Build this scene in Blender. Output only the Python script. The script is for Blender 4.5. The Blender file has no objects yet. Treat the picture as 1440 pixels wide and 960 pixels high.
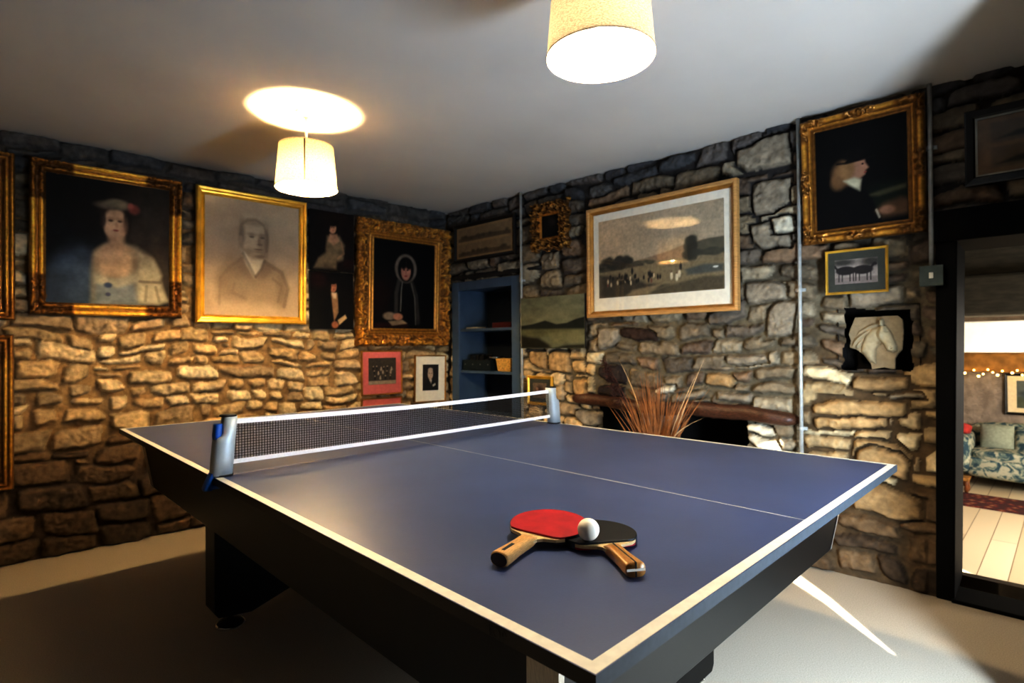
import bpy, bmesh, math, random
import numpy as np
from mathutils import Vector, Matrix, Euler

random.seed(7)
rng = np.random.default_rng(11)
scene = bpy.context.scene
COL = scene.collection
PI = math.pi

# ------------------------------------------------------------------ helpers
def lin(c):
    c = np.asarray(c, float)
    return np.where(c <= 0.04045, c / 12.92, ((c + 0.055) / 1.055) ** 2.4)

def rgb(r, g, b):
    return tuple(float(v) for v in lin(np.array([r, g, b]) / 255.0)) + (1.0,)

def tag(o, label=None, cat=None, group=None, kind=None):
    if label: o['label'] = label
    if cat: o['category'] = cat
    if group: o['group'] = group
    if kind: o['kind'] = kind
    return o

def empty(name, loc, rz=0.0, label=None, cat=None, group=None, rot=None):
    o = bpy.data.objects.new(name, None)
    o.empty_display_size = 0.1
    COL.objects.link(o)
    o.location = loc
    o.rotation_euler = rot if rot is not None else (0, 0, rz)
    return tag(o, label, cat, group)

def link(name, me, mat, parent=None, smooth=False):
    o = bpy.data.objects.new(name, me)
    if mat is not None:
        for m in (mat if isinstance(mat, (list, tuple)) else [mat]):
            me.materials.append(m)
    if smooth:
        me.polygons.foreach_set('use_smooth', [True] * len(me.polygons))
    COL.objects.link(o)
    if parent is not None:
        o.parent = parent
    return o

def obj(name, bm, mat, parent=None, smooth=False, bevel=0.0, seg=2):
    bmesh.ops.recalc_face_normals(bm, faces=bm.faces[:])
    me = bpy.data.meshes.new(name)
    bm.to_mesh(me); bm.free()
    o = link(name, me, mat, parent, smooth)
    if bevel > 0:
        m = o.modifiers.new('bevel', 'BEVEL')
        m.width = bevel; m.segments = seg; m.limit_method = 'ANGLE'
        m.angle_limit = math.radians(40)
    return o

def box(bm, x0, x1, y0, y1, z0, z1, mi=0):
    v = [bm.verts.new(p) for p in ((x0,y0,z0),(x1,y0,z0),(x1,y1,z0),(x0,y1,z0),(x0,y0,z1),(x1,y0,z1),(x1,y1,z1),(x0,y1,z1))]
    for f in ((0,3,2,1),(4,5,6,7),(0,1,5,4),(1,2,6,5),(2,3,7,6),(3,0,4,7)):
        bm.faces.new([v[i] for i in f]).material_index = mi
    return v

def boxo(name, d, mat, parent=None, bevel=0.0):
    bm = bmesh.new(); box(bm, *d)
    return obj(name, bm, mat, parent, bevel=bevel)

def prism(bm, pts, a0, a1, axis='y'):
    """polygon pts in the plane across `axis`, extruded a0..a1"""
    def P(p, a):
        if axis == 'y': return (p[0], a, p[1])
        if axis == 'x': return (a, p[0], p[1])
        return (p[0], p[1], a)
    A = [bm.verts.new(P(p, a0)) for p in pts]
    B = [bm.verts.new(P(p, a1)) for p in pts]
    n = len(pts)
    bm.faces.new(A); bm.faces.new(B[::-1])
    for i in range(n):
        bm.faces.new((A[i], A[(i+1) % n], B[(i+1) % n], B[i]))

def lathe(bm, prof, c=(0,0,0), n=32, cap0=False, cap1=False, ell=1.0):
    rings = []
    for r, z in prof:
        rings.append([bm.verts.new((c[0]+r*math.cos(2*PI*i/n), c[1]+r*ell*math.sin(2*PI*i/n), c[2]+z)) for i in range(n)])
    for a, b in zip(rings, rings[1:]):
        for i in range(n):
            bm.faces.new((a[i], a[(i+1) % n], b[(i+1) % n], b[i]))
    if cap0: bm.faces.new(rings[0][::-1])
    if cap1: bm.faces.new(rings[-1])

def tube(bm, pts, r, n=8, caps=True):
    pts = [Vector(p) for p in pts]
    rr = r if isinstance(r, (list, tuple)) else [r] * len(pts)
    rings = []; prev = None
    for i, p in enumerate(pts):
        t = (pts[min(i+1, len(pts)-1)] - pts[max(i-1, 0)]).normalized()
        if prev is None:
            ref = Vector((0,0,1)) if abs(t.z) < 0.9 else Vector((1,0,0))
            u = t.cross(ref).normalized()
        else:
            u = (prev - t * prev.dot(t)).normalized()
        prev = u
        w = t.cross(u)
        rings.append([bm.verts.new(p + (u*math.cos(2*PI*k/n) + w*math.sin(2*PI*k/n)) * rr[i]) for k in range(n)])
    for a, b in zip(rings, rings[1:]):
        for k in range(n):
            bm.faces.new((a[k], a[(k+1) % n], b[(k+1) % n], b[k]))
    if caps and n > 2:
        bm.faces.new(rings[0][::-1]); bm.faces.new(rings[-1])

def sphere(bm, c, r, u=24, v=16, sc=(1,1,1)):
    m = Matrix.Translation(c) @ Matrix.Diagonal((r*sc[0], r*sc[1], r*sc[2], 1))
    bmesh.ops.create_uvsphere(bm, u_segments=u, v_segments=v, radius=1.0, matrix=m)

# ---------------------------------------------------------------- materials
def new_mat(name):
    m = bpy.data.materials.new(name); m.use_nodes = True
    nt = m.node_tree; nt.nodes.clear()
    out = nt.nodes.new('ShaderNodeOutputMaterial')
    b = nt.nodes.new('ShaderNodeBsdfPrincipled')
    nt.links.new(b.outputs[0], out.inputs[0])
    return m, nt, b, out

def ramp_noise(nt, scale, c0, c1, detail=4.0, stretch=None, lo=0.35, hi=0.65):
    tc = nt.nodes.new('ShaderNodeTexCoord')
    no = nt.nodes.new('ShaderNodeTexNoise'); no.inputs['Scale'].default_value = scale
    no.inputs['Detail'].default_value = detail
    if stretch:
        mp = nt.nodes.new('ShaderNodeMapping'); mp.inputs['Scale'].default_value = stretch
        nt.links.new(tc.outputs['Object'], mp.inputs[0]); nt.links.new(mp.outputs[0], no.inputs['Vector'])
    else:
        nt.links.new(tc.outputs['Object'], no.inputs['Vector'])
    r = nt.nodes.new('ShaderNodeValToRGB')
    r.color_ramp.elements[0].position = lo; r.color_ramp.elements[0].color = c0
    r.color_ramp.elements[1].position = hi; r.color_ramp.elements[1].color = c1
    nt.links.new(no.outputs['Fac'], r.inputs[0])
    return r, no, tc

def add_bump(nt, b, height, strength=0.3, dist=0.005):
    bp = nt.nodes.new('ShaderNodeBump')
    bp.inputs['Strength'].default_value = strength; bp.inputs['Distance'].default_value = dist
    nt.links.new(height, bp.inputs['Height']); nt.links.new(bp.outputs[0], b.inputs['Normal'])

def M(name, c, rough=0.5, metal=0.0, var=0.12, scale=18.0, bump=0.0, bscale=None, stretch=None, coat=0.0, spec=0.5, bdist=0.003):
    m, nt, b, out = new_mat(name)
    c = np.array(c[:3])
    c0 = tuple(np.clip(c*(1-var), 0, 1)) + (1,); c1 = tuple(np.clip(c*(1+var), 0, 1)) + (1,)
    r, no, tc = ramp_noise(nt, scale, c0, c1, stretch=stretch)
    nt.links.new(r.outputs[0], b.inputs['Base Color'])
    b.inputs['Roughness'].default_value = rough; b.inputs['Metallic'].default_value = metal
    b.inputs['Coat Weight'].default_value = coat; b.inputs['Coat Roughness'].default_value = 0.15
    b.inputs['Specular IOR Level'].default_value = spec
    if bump > 0:
        n2 = nt.nodes.new('ShaderNodeTexNoise'); n2.inputs['Scale'].default_value = bscale or scale*6
        n2.inputs['Detail'].default_value = 3
        nt.links.new(tc.outputs['Object'], n2.inputs['Vector'])
        add_bump(nt, b, n2.outputs['Fac'], bump, bdist)
    return m

def M_attr(name, rough=0.8, bump=0.3, bscale=70, bdist=0.004, metal=0.0, spec=0.5, var=0.18, nscale=40):
    """colour from the mesh's own 'Col' attribute, broken up with procedural noise"""
    m, nt, b, out = new_mat(name)
    at = nt.nodes.new('ShaderNodeAttribute'); at.attribute_name = 'Col'
    r, no, tc = ramp_noise(nt, nscale, (1-var,)*3+(1,), (1+var,)*3+(1,), detail=6)
    mx = nt.nodes.new('ShaderNodeMix'); mx.data_type = 'RGBA'; mx.blend_type = 'MULTIPLY'
    mx.inputs[0].default_value = 1.0
    nt.links.new(at.outputs['Color'], mx.inputs[6]); nt.links.new(r.outputs[0], mx.inputs[7])
    nt.links.new(mx.outputs[2], b.inputs['Base Color'])
    b.inputs['Roughness'].default_value = rough; b.inputs['Metallic'].default_value = metal
    b.inputs['Specular IOR Level'].default_value = spec
    if bump > 0:
        n2 = nt.nodes.new('ShaderNodeTexNoise'); n2.inputs['Scale'].default_value = bscale
        n2.inputs['Detail'].default_value = 5; n2.inputs['Roughness'].default_value = 0.65
        nt.links.new(tc.outputs['Object'], n2.inputs['Vector'])
        add_bump(nt, b, n2.outputs['Fac'], bump, bdist)
    return m

def M_emit(name, c, s):
    m, nt, b, out = new_mat(name)
    b.inputs['Base Color'].default_value = c
    b.inputs['Emission Color'].default_value = c; b.inputs['Emission Strength'].default_value = s
    return m

def M_glass_pane(name, ior=1.36, rough=0.06, tint=(1,1,1,1)):
    m, nt, b, out = new_mat(name)
    nt.nodes.remove(b)
    tr = nt.nodes.new('ShaderNodeBsdfTransparent'); tr.inputs[0].default_value = tint
    gl = nt.nodes.new('ShaderNodeBsdfGlossy'); gl.inputs['Roughness'].default_value = rough
    fr = nt.nodes.new('ShaderNodeFresnel'); ge = nt.nodes.new('ShaderNodeNewGeometry'); ma = nt.nodes.new('ShaderNodeMath'); ma.operation = 'MULTIPLY_ADD'
    ma.inputs[1].default_value = 1/ior-ior; ma.inputs[2].default_value = ior        # a thin sheet mirrors alike from both sides
    nt.links.new(ge.outputs['Backfacing'], ma.inputs[0]); nt.links.new(ma.outputs[0], fr.inputs[0])
    mix = nt.nodes.new('ShaderNodeMixShader')
    nt.links.new(fr.outputs[0], mix.inputs[0]); nt.links.new(tr.outputs[0], mix.inputs[1])
    nt.links.new(gl.outputs[0], mix.inputs[2]); nt.links.new(mix.outputs[0], out.inputs[0])
    return m

MAT = {}
MAT['stone'] = M_attr('rubble_stone', rough=0.88, bump=0.55, bscale=55, bdist=0.006, spec=0.3, var=0.18, nscale=30)
MAT['paint'] = M_attr('oil_paint', rough=0.6, spec=0.2, bump=0.08, bscale=160, bdist=0.001, var=0.06, nscale=60)
MAT['print'] = M_attr('printed_paper', rough=0.75, bump=0.0, var=0.05, nscale=90)
MAT['gold'] = M_attr('gilt_relief', rough=0.36, bump=0.15, bscale=220, bdist=0.001, metal=0.55, var=0.25, nscale=45)
MAT['plaque'] = M_attr('cast_plaster', rough=0.8, bump=0.2, bscale=140, bdist=0.001, var=0.1, nscale=30)
MAT['gilt'] = M('plain_gilt', rgb(246,194,84), 0.33, 0.6, 0.2, 12, 0.1, 200)
MAT['giltdull'] = M('dull_gilt', rgb(178,128,62), 0.42, 0.5, 0.25, 14, 0.15, 200)
MAT['oak'] = M('pale_oak', rgb(196,152,96), 0.45, 0, 0.14, 9, 0.1, 60, stretch=(2,2,18))
MAT['blackframe'] = M('black_frame', rgb(16,15,15), 0.4, 0, 0.2, 20)
MAT['glass'] = M_glass_pane('picture_glass')
MAT['glass_shiny'] = M_glass_pane('bright_picture_glass', 1.8, 0.02)
MAT['plaster'] = M('ceiling_plaster', rgb(214,209,202), 0.9, 0, 0.035, 1.6, 0.12, 14, spec=0.2)
MAT['plainwall'] = M('rough_dark_plaster', rgb(112,98,82), 0.9, 0, 0.25, 5, 0.4, 20)
MAT['carpet'] = M('short_pile_carpet', rgb(190,178,160), 0.95, 0, 0.10, 220, 0.22, 520, spec=0.1)
MAT['steel'] = M('galvanised_steel', rgb(184,186,184), 0.45, 0.3, 0.12, 30)
MAT['switchbox'] = M('grey_metal_box', rgb(70,82,84), 0.45, 0.5, 0.1, 30)
MAT['white'] = M('white_plastic', rgb(228,228,222), 0.4, 0, 0.04, 30)
MAT['bluepaint'] = M('blue_grey_paint', rgb(76,96,120), 0.5, 0, 0.08, 8, 0.08, 60)
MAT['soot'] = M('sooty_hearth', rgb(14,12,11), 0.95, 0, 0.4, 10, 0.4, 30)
MAT['blackpaint'] = M('black_painted_timber', rgb(4,4,5), 0.65, 0, 0.25, 10, 0.15, 40, spec=0.12)
MAT['darkoak'] = M('old_dark_timber', rgb(34,27,22), 0.7, 0, 0.3, 14, 0.4, 50, stretch=(3,12,12))
MAT['lintel'] = M('gnarled_reddish_timber', rgb(84,54,38), 0.42, 0, 0.4, 16, 0.5, 45, stretch=(3,12,12))
MAT['linetape'] = M('white_line_paint', rgb(226,224,214), 0.5, 0, 0.05, 60, 0.05, 300)
MAT['tabletop'] = M('navy_table_paint', rgb(72,85,124), 0.34, 0, 0.08, 5, 0.04, 260, spec=0.85)
MAT['tableedge'] = M('table_edge_board', rgb(40,46,52), 0.6, 0, 0.15, 60)
MAT['tableblack'] = M('black_edge_band', rgb(12,11,11), 0.4, 0, 0.1, 30)
MAT['apron'] = M('black_laminate', rgb(9,8,8), 0.4, 0, 0.1, 12, spec=0.3)
MAT['alu'] = M('brushed_aluminium', rgb(186,180,170), 0.35, 0.85, 0.12, 6, stretch=(60,60,2))
MAT['chrome'] = M('chrome', rgb(200,200,200), 0.15, 1.0, 0.03, 20)
MAT['postgrey'] = M('silver_grey_plastic', rgb(178,188,196), 0.36, 0.15, 0.04, 30)
MAT['postblack'] = M('black_rubber', rgb(14,14,16), 0.6, 0, 0.1, 30)
MAT['postblue'] = M('bright_blue_plastic', rgb(12,84,176), 0.35, 0, 0.06, 30)
MAT['nettape'] = M('white_woven_tape', rgb(232,234,240), 0.7, 0, 0.04, 200)
MAT['netcord'] = M('dark_net_cord', rgb(30,26,26), 0.8, 0, 0.1, 60)
MAT['redrubber'] = M('red_rubber', rgb(172,32,44), 0.42, 0, 0.16, 22, 0.06, 300)
MAT['blackrubber'] = M('black_rubber_sheet', rgb(22,25,28), 0.40, 0, 0.2, 22, 0.06, 300)
MAT['plywood'] = M('pale_plywood', rgb(214,188,140), 0.5, 0, 0.1, 40, stretch=(4,40,40))
MAT['handle1'] = M('yellow_wood', rgb(208,164,104), 0.4, 0, 0.16, 30, stretch=(3,26,26), coat=0.3)
MAT['handle2'] = M('amber_wood', rgb(180,130,66), 0.38, 0, 0.2, 30, stretch=(3,26,26), coat=0.3)
MAT['darkwood'] = M('dark_brown_wood', rgb(44,26,20), 0.45, 0, 0.25, 40)
MAT['edgetape'] = M('black_edge_tape', rgb(20,26,34), 0.3, 0, 0.2, 120)
MAT['ball'] = M('matt_celluloid', rgb(240,236,222), 0.42, 0, 0.02, 20)
MAT['pinkmat'] = M('pink_mount_card', rgb(206,116,114), 0.85, 0, 0.06, 40)
MAT['whitemat'] = M('white_mount_card', rgb(244,237,220), 0.85, 0, 0.04, 40)
MAT['creammat'] = M('cream_mount_card', rgb(222,208,176), 0.85, 0, 0.05, 40)
MAT['greymat'] = M('dark_grey_green_mount', rgb(66,66,58), 0.85, 0, 0.08, 40)
MAT['silver'] = M('silvered_slip', rgb(150,148,138), 0.4, 0.6, 0.1, 40)
MAT['reed'] = M('dry_brown_reed', rgb(150,98,52), 0.7, 0, 0.3, 20)
MAT['palereed'] = M('pale_straw', rgb(206,172,128), 0.6, 0, 0.15, 30)
MAT['plume'] = M('dark_dry_plume', rgb(74,40,30), 0.9, 0, 0.4, 60)
MAT['vase'] = M('brown_stoneware', rgb(84,62,46), 0.5, 0, 0.2, 10)
MAT['wicker'] = M('pale_wicker', rgb(214,170,92), 0.7, 0, 0.25, 90, 0.5, 160)
MAT['greenbox'] = M('dark_green_box', rgb(20,34,36), 0.45, 0, 0.2, 30)
MAT['redbook'] = M('dark_red_cloth', rgb(92,26,24), 0.7, 0, 0.15, 40)
MAT['palebook'] = M('pale_card', rgb(170,164,150), 0.7, 0, 0.1, 40)
def boards(name):
    m, nt, b, out = new_mat(name)
    tc = nt.nodes.new('ShaderNodeTexCoord'); br = nt.nodes.new('ShaderNodeTexBrick')
    br.inputs['Color1'].default_value = rgb(214,200,174); br.inputs['Color2'].default_value = rgb(190,172,142); br.inputs['Mortar'].default_value = rgb(112,92,68)
    br.inputs['Scale'].default_value = 1.0; br.inputs['Mortar Size'].default_value = .003; br.inputs['Brick Width'].default_value = 2.6; br.inputs['Row Height'].default_value = .19
    nt.links.new(tc.outputs['Object'], br.inputs['Vector']); nt.links.new(br.outputs['Color'], b.inputs['Base Color'])
    b.inputs['Roughness'].default_value = .42
    return m
MAT['boards'] = boards('pale_floor_boards')
MAT['annexwall'] = M('limewashed_stone', rgb(150,138,126), 0.9, 0, 0.22, 7, 0.9, 9, bdist=0.05)
MAT['greybeam'] = M('grey_limewashed_timber', rgb(128,124,112), 0.85, 0, 0.16, 6, 0.4, 30, stretch=(8,2,8))
MAT['whitebeam'] = M('white_painted_beam', rgb(232,228,218), 0.8, 0, 0.05, 6)
MAT['warmbeam'] = M('golden_timber', rgb(168,124,64), 0.7, 0, 0.3, 8, 0.3, 30)
MAT['cushred'] = M('faded_red_cotton', rgb(168,64,58), 0.9, 0, 0.15, 20)
MAT['cushgrey'] = M('sage_grey_linen', rgb(146,152,138), 0.9, 0, 0.1, 30)
MAT['stool'] = M('brown_wood', rgb(120,72,36), 0.5, 0, 0.25, 20)
MAT['fairy'] = M_emit('fairy_light', rgb(255,214,130), 14.0)

def linen(name, c, trans):
    m, nt, b, out = new_mat(name)
    tc = nt.nodes.new('ShaderNodeTexCoord')
    mp = nt.nodes.new('ShaderNodeMapping'); mp.inputs['Scale'].default_value = (1, 1, 3.0)
    no = nt.nodes.new('ShaderNodeTexNoise'); no.inputs['Scale'].default_value = 160; no.inputs['Detail'].default_value = 3
    nt.links.new(tc.outputs['Object'], mp.inputs[0]); nt.links.new(mp.outputs[0], no.inputs['Vector'])
    r = nt.nodes.new('ShaderNodeValToRGB')
    c = np.array(c[:3])
    r.color_ramp.elements[0].position = 0.32; r.color_ramp.elements[0].color = tuple(c*0.62)+(1,)
    r.color_ramp.elements[1].position = 0.62; r.color_ramp.elements[1].color = tuple(np.clip(c*1.12,0,1))+(1,)
    nt.links.new(no.outputs['Fac'], r.inputs[0])
    nt.links.new(r.outputs[0], b.inputs['Base Color']); b.inputs['Roughness'].default_value = 0.9
    t = nt.nodes.new('ShaderNodeBsdfTranslucent'); nt.links.new(r.outputs[0], t.inputs[0])
    mx = nt.nodes.new('ShaderNodeMixShader'); mx.inputs[0].default_value = trans
    nt.links.new(b.outputs[0], mx.inputs[1]); nt.links.new(t.outputs[0], mx.inputs[2])
    nt.links.new(mx.outputs[0], out.inputs[0])
    return m
MAT['shade'] = linen('oatmeal_linen', rgb(214,194,160), 0.05)
MAT['shade2'] = linen('beige_linen', rgb(200,184,158), 0.024)

def floral(name):
    m, nt, b, out = new_mat(name)
    r, no, tc = ramp_noise(nt, 7.5, rgb(176,174,156), rgb(58,82,94), detail=3, lo=0.44, hi=0.58)
    no.inputs['Distortion'].default_value = 1.6
    e = r.color_ramp.elements.new(0.51); e.color = rgb(116,132,124)
    nt.links.new(r.outputs[0], b.inputs['Base Color']); b.inputs['Roughness'].default_value = 0.9
    return m
MAT['floral'] = floral('blue_and_cream_floral_cotton')

def rugmat(name):
    m, nt, b, out = new_mat(name)
    tc = nt.nodes.new('ShaderNodeTexCoord')
    w = nt.nodes.new('ShaderNodeTexVoronoi'); w.inputs['Scale'].default_value = 11
    w.distance = 'MANHATTAN'
    nt.links.new(tc.outputs['Object'], w.inputs['Vector'])
    r = nt.nodes.new('ShaderNodeValToRGB')
    r.color_ramp.elements[0].color = rgb(150,116,80); r.color_ramp.elements[1].color = rgb(118,42,34)
    r.color_ramp.elements[0].position = 0.2; r.color_ramp.elements[1].position = 0.5
    e = r.color_ramp.elements.new(0.75); e.color = rgb(70,36,36)
    nt.links.new(w.outputs['Distance'], r.inputs[0])
    nt.links.new(r.outputs[0], b.inputs['Base Color']); b.inputs['Roughness'].default_value = 0.95
    return m
MAT['rug'] = rugmat('patterned_red_rug')

# ------------------------------------------------- room frame (metres)
# table's near-left corner stands over the origin, its length runs along +Y, floor is z = 0
CEIL = 2.285
C0 = Vector((2.45, 3.40, 0.0))                       # where the two stone walls meet
aL = Vector((-1, .046, 0)).normalized()              # away from the corner along the left wall
aR = Vector((.038, -1, 0)).normalized()              # away from the corner along the right wall
RZ_L = math.atan2(-aL.y, -aL.x)                      # wall-local x = rightwards as seen from the room
RZ_R = math.atan2(aR.y, aR.x)
nL = Vector((-math.sin(RZ_L), math.cos(RZ_L), 0)) * -1   # into the room
nR = Vector((-math.sin(RZ_R), math.cos(RZ_R), 0)) * -1
def onL(s, z, o=0.0): return C0 + aL*s + nL*o + Vector((0,0,z))
def onR(s, z, o=0.0): return C0 + aR*s + nR*o + Vector((0,0,z))

# ------------------------------------------------------- noise on grids
def gnoise(nx, nz, cell, scale, seed, oct=3, sx=1.0):
    g = np.random.default_rng(seed); out = np.zeros((nz, nx)); amp = 1.0; tot = 0
    for o in range(oct):
        fx = cell*scale*(2**o)*sx; fz = cell*scale*(2**o)
        mx = int(nx*fx)+3; mz = int(nz*fz)+3
        R_ = g.uniform(-1, 1, (mz, mx))
        x = np.arange(nx)*fx; z = np.arange(nz)*fz
        xi = x.astype(int); zi = z.astype(int); xf = x-xi; zf = z-zi
        xf = xf*xf*(3-2*xf); zf = zf*zf*(3-2*zf)
        a = R_[np.ix_(zi, xi)]; b = R_[np.ix_(zi, xi+1)]; c = R_[np.ix_(zi+1, xi)]; d = R_[np.ix_(zi+1, xi+1)]
        out += amp*((a*(1-xf)+b*xf)*(1-zf)[:,None] + (c*(1-xf)+d*xf)*zf[:,None])
        tot += amp; amp *= 0.5
    return out/tot*1.6

def sstep(a, b, x):
    t = np.clip((x-a)/(b-a), 0, 1)
    return t*t*(3-2*t)

def grid_mesh(name, X, Y, Z, keep=None, col=None):
    """X,Y,Z arrays (nz,nx) -> quad mesh; keep: bool (nz-1,nx-1); col (nz,nx,3) linear"""
    nz, nx = X.shape
    idx = np.arange(nz*nx).reshape(nz, nx)
    q = np.stack([idx[:-1,:-1], idx[:-1,1:], idx[1:,1:], idx[1:,:-1]], -1)
    q = q.reshape(-1, 4) if keep is None else q[keep]
    used = np.unique(q); remap = -np.ones(nz*nx, int); remap[used] = np.arange(len(used))
    q = remap[q]
    co = np.stack([X.ravel(), Y.ravel(), Z.ravel()], -1)[used]
    me = bpy.data.meshes.new(name)
    me.vertices.add(len(co)); me.vertices.foreach_set('co', co.ravel().astype(np.float32))
    me.loops.add(q.size); me.loops.foreach_set('vertex_index', q.ravel().astype(np.int32))
    me.polygons.add(len(q)); me.polygons.foreach_set('loop_start', np.arange(0, q.size, 4, dtype=np.int32))
    me.polygons.foreach_set('use_smooth', np.ones(len(q), dtype=bool))
    me.update(calc_edges=True)
    if col is not None:
        c = np.concatenate([col.reshape(-1, 3)[used], np.ones((len(used), 1))], 1)
        at = me.color_attributes.new('Col', 'FLOAT_COLOR', 'POINT')
        at.data.foreach_set('color', c.ravel().astype(np.float32))
    return me

# ------------------------------------------------------ rubble stone walls
def pack(W, H, size_fn, seed):
    g = random.Random(seed); cw = 0.02; n = int(W/cw)+1
    hts = [0.0]*n; out = []
    while True:
        i = min(range(n), key=lambda k: hts[k])
        if hts[i] >= H: break
        j = i
        while j+1 < n and abs(hts[j+1]-hts[i]) < 0.016: j += 1
        k = i
        while k > 0 and abs(hts[k-1]-hts[i]) < 0.016: k -= 1
        run = (j-k+1)*cw; z0 = min(hts[k:j+1]); x0 = k*cw
        wmin, wmax, hmin, hmax = size_fn(x0, z0)
        if run < 0.06:
            nb = [hts[q] for q in (k-1, j+1) if 0 <= q < n]
            z1 = min(nb) if nb else z0+hmin
            if z1-z0 > 0.03: out.append((x0, x0+run, z0, z1))
            for q in range(k, j+1): hts[q] = max(z1, z0+0.01)
            continue
        w = g.triangular(wmin, wmax, wmin+(wmax-wmin)*0.35)
        if run-w < 0.075: w = run
        if w > wmax*1.35: w = run/2
        m = max(3, round(w/cw)); m = min(m, j-k+1); w = m*cw
        h = g.triangular(hmin, hmax, hmin+(hmax-hmin)*0.4)
        h = min(h, w*0.85)
        h = max(h, hmin*0.7)
        k0 = k if g.random() < 0.5 or m == j-k+1 else j-m+1
        x0 = k0*cw
        for nbq in (k0-1, k0+m):
            if 0 <= nbq < n and abs(hts[nbq]-(z0+h)) < 0.03: h = hts[nbq]-z0
        if h < 0.02: h = hmin
        out.append((x0, x0+w, z0, z0+h))
        for q in range(k0, k0+m): hts[q] = z0+h
    return out

def stone_field(W, H, cell, size_fn, pal_fn, seed, manual=(), mortar_fn=None, joint=0.0020, relief=0.032):
    nx = int(W/cell)+1; nz = int(H/cell)+1
    x = np.arange(nx)*cell; z = np.arange(nz)*cell
    XX, ZZ = np.meshgrid(x, z)
    n1 = gnoise(nx, nz, cell, 9, seed+1); n2 = gnoise(nx, nz, cell, 38, seed+2, 2); n3 = gnoise(nx, nz, cell, 22, seed+3, 4)
    n4 = gnoise(nx, nz, cell, 60, seed+8, 2)
    wx = gnoise(nx, nz, cell, 2.6, seed+4, 2)*0.034+gnoise(nx, nz, cell, 11, seed+6, 2)*0.007; wz = gnoise(nx, nz, cell, 2.6, seed+5, 2)*0.034+gnoise(nx, nz, cell, 11, seed+7, 2)*0.007
    Hh = -relief + 0.006*n1 + 0.003*n2
    mc, dirt = mortar_fn(XX, ZZ)
    C = mc*(1+0.22*n3[..., None])
    g = random.Random(seed+9); ng = np.random.default_rng(seed+10)
    def stamp(x0, x1, z0, z1, col, clear, jit=0.18, push=None, angle=None):
        pad = 0.05
        i0 = max(0, int((x0-pad)/cell)); i1 = min(nx, int((x1+pad)/cell)+1)
        k0 = max(0, int((z0-pad)/cell)); k1 = min(nz, int((z1+pad)/cell)+1)
        if i1-i0 < 2 or k1-k0 < 2: return
        sl = (slice(k0, k1), slice(i0, i1))
        w = x1-x0; h = z1-z0
        jx = min(jit*w, 0.024); jz = min(jit*h, 0.015)
        P = [(x0+g.uniform(-.3,1)*jx, z0+g.uniform(-.3,1)*jz), (x1-g.uniform(-.3,1)*jx, z0+g.uniform(-.3,1)*jz),
             (x1-g.uniform(-.3,1)*jx, z1-g.uniform(-.3,1)*jz), (x0+g.uniform(-.3,1)*jx, z1-g.uniform(-.3,1)*jz)]
        # cut one or two corners so that blocks read as broken rubble
        for _ in range(g.choice((0,1,1,2))):
            c = g.randrange(len(P)); a = P[c]; b = P[(c+1) % len(P)]; d_ = P[(c-1) % len(P)]
            t1 = g.uniform(.15,.38); t2 = g.uniform(.15,.45)
            P[c:c+1] = [(a[0]+(d_[0]-a[0])*t2, a[1]+(d_[1]-a[1])*t2), (a[0]+(b[0]-a[0])*t1, a[1]+(b[1]-a[1])*t1)]
        px = XX[sl]+wx[sl]; pz = ZZ[sl]+wz[sl]
        e = []
        n = len(P)
        for q in range(n):
            a = P[q]; b = P[(q+1) % n]
            L_ = math.hypot(b[0]-a[0], b[1]-a[1])+1e-6
            e.append(((b[0]-a[0])*(pz-a[1])-(b[1]-a[1])*(px-a[0]))/L_)
        kk = 0.009
        e = np.stack(e); mn = e.min(0)
        d = mn - kk*np.log(np.exp(-(e-mn)/kk).sum(0))*0.55 - joint + 0.0035*n1[sl] + 0.0025*n2[sl]
        if clear:
            cm = (mn > -0.012)
            Hh[sl] = np.where(cm, -relief+0.006*n1[sl], Hh[sl]); C[sl] = np.where(cm[..., None], mc[sl]*(1+0.22*n3[sl][..., None]), C[sl])
        rise = 1-np.exp(-np.clip(d, 0, 1)/0.0052)
        gx = g.uniform(-.10,.10); gz = g.uniform(-.16,.10)
        cx, cz = (x0+x1)/2, (z0+z1)/2
        top = (g.uniform(-.011,.013) if push is None else push) + gx*(px-cx) + gz*(pz-cz) + 0.007*n1[sl] + 0.0035*n2[sl] + 0.004*np.clip(d, 0, .05)/.05 + 0.0045*n4[sl]
        hh = -relief + rise*(relief+top)
        m = d > 0
        Hh[sl] = np.where(m, hh, Hh[sl])
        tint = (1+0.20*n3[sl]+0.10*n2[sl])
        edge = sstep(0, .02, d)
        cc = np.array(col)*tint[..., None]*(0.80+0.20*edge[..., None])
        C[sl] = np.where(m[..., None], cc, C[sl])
    for (x0, x1, z0, z1) in pack(W, H, size_fn, seed):
        stamp(x0, x1, z0, z1, pal_fn((x0+x1)/2, (z0+z1)/2, g), False)
    for mm in manual:
        x0, x1, z0, z1 = mm[:4]
        stamp(x0, x1, z0, z1, mm[4], True, 0.10, push=mm[5] if len(mm) > 5 else 0.006)
    C *= dirt[..., None]
    return XX, ZZ, Hh, np.clip(C, 0.004, 0.9)

def pick(g, pal, v=0.16):
    c = np.array(g.choice(pal))[:3]
    k = 1+g.uniform(-v, v)
    return c*k*(.72 if pal is GREYB else .70 if pal is SLATE else .78 if pal is DARKB else .93)

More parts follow.
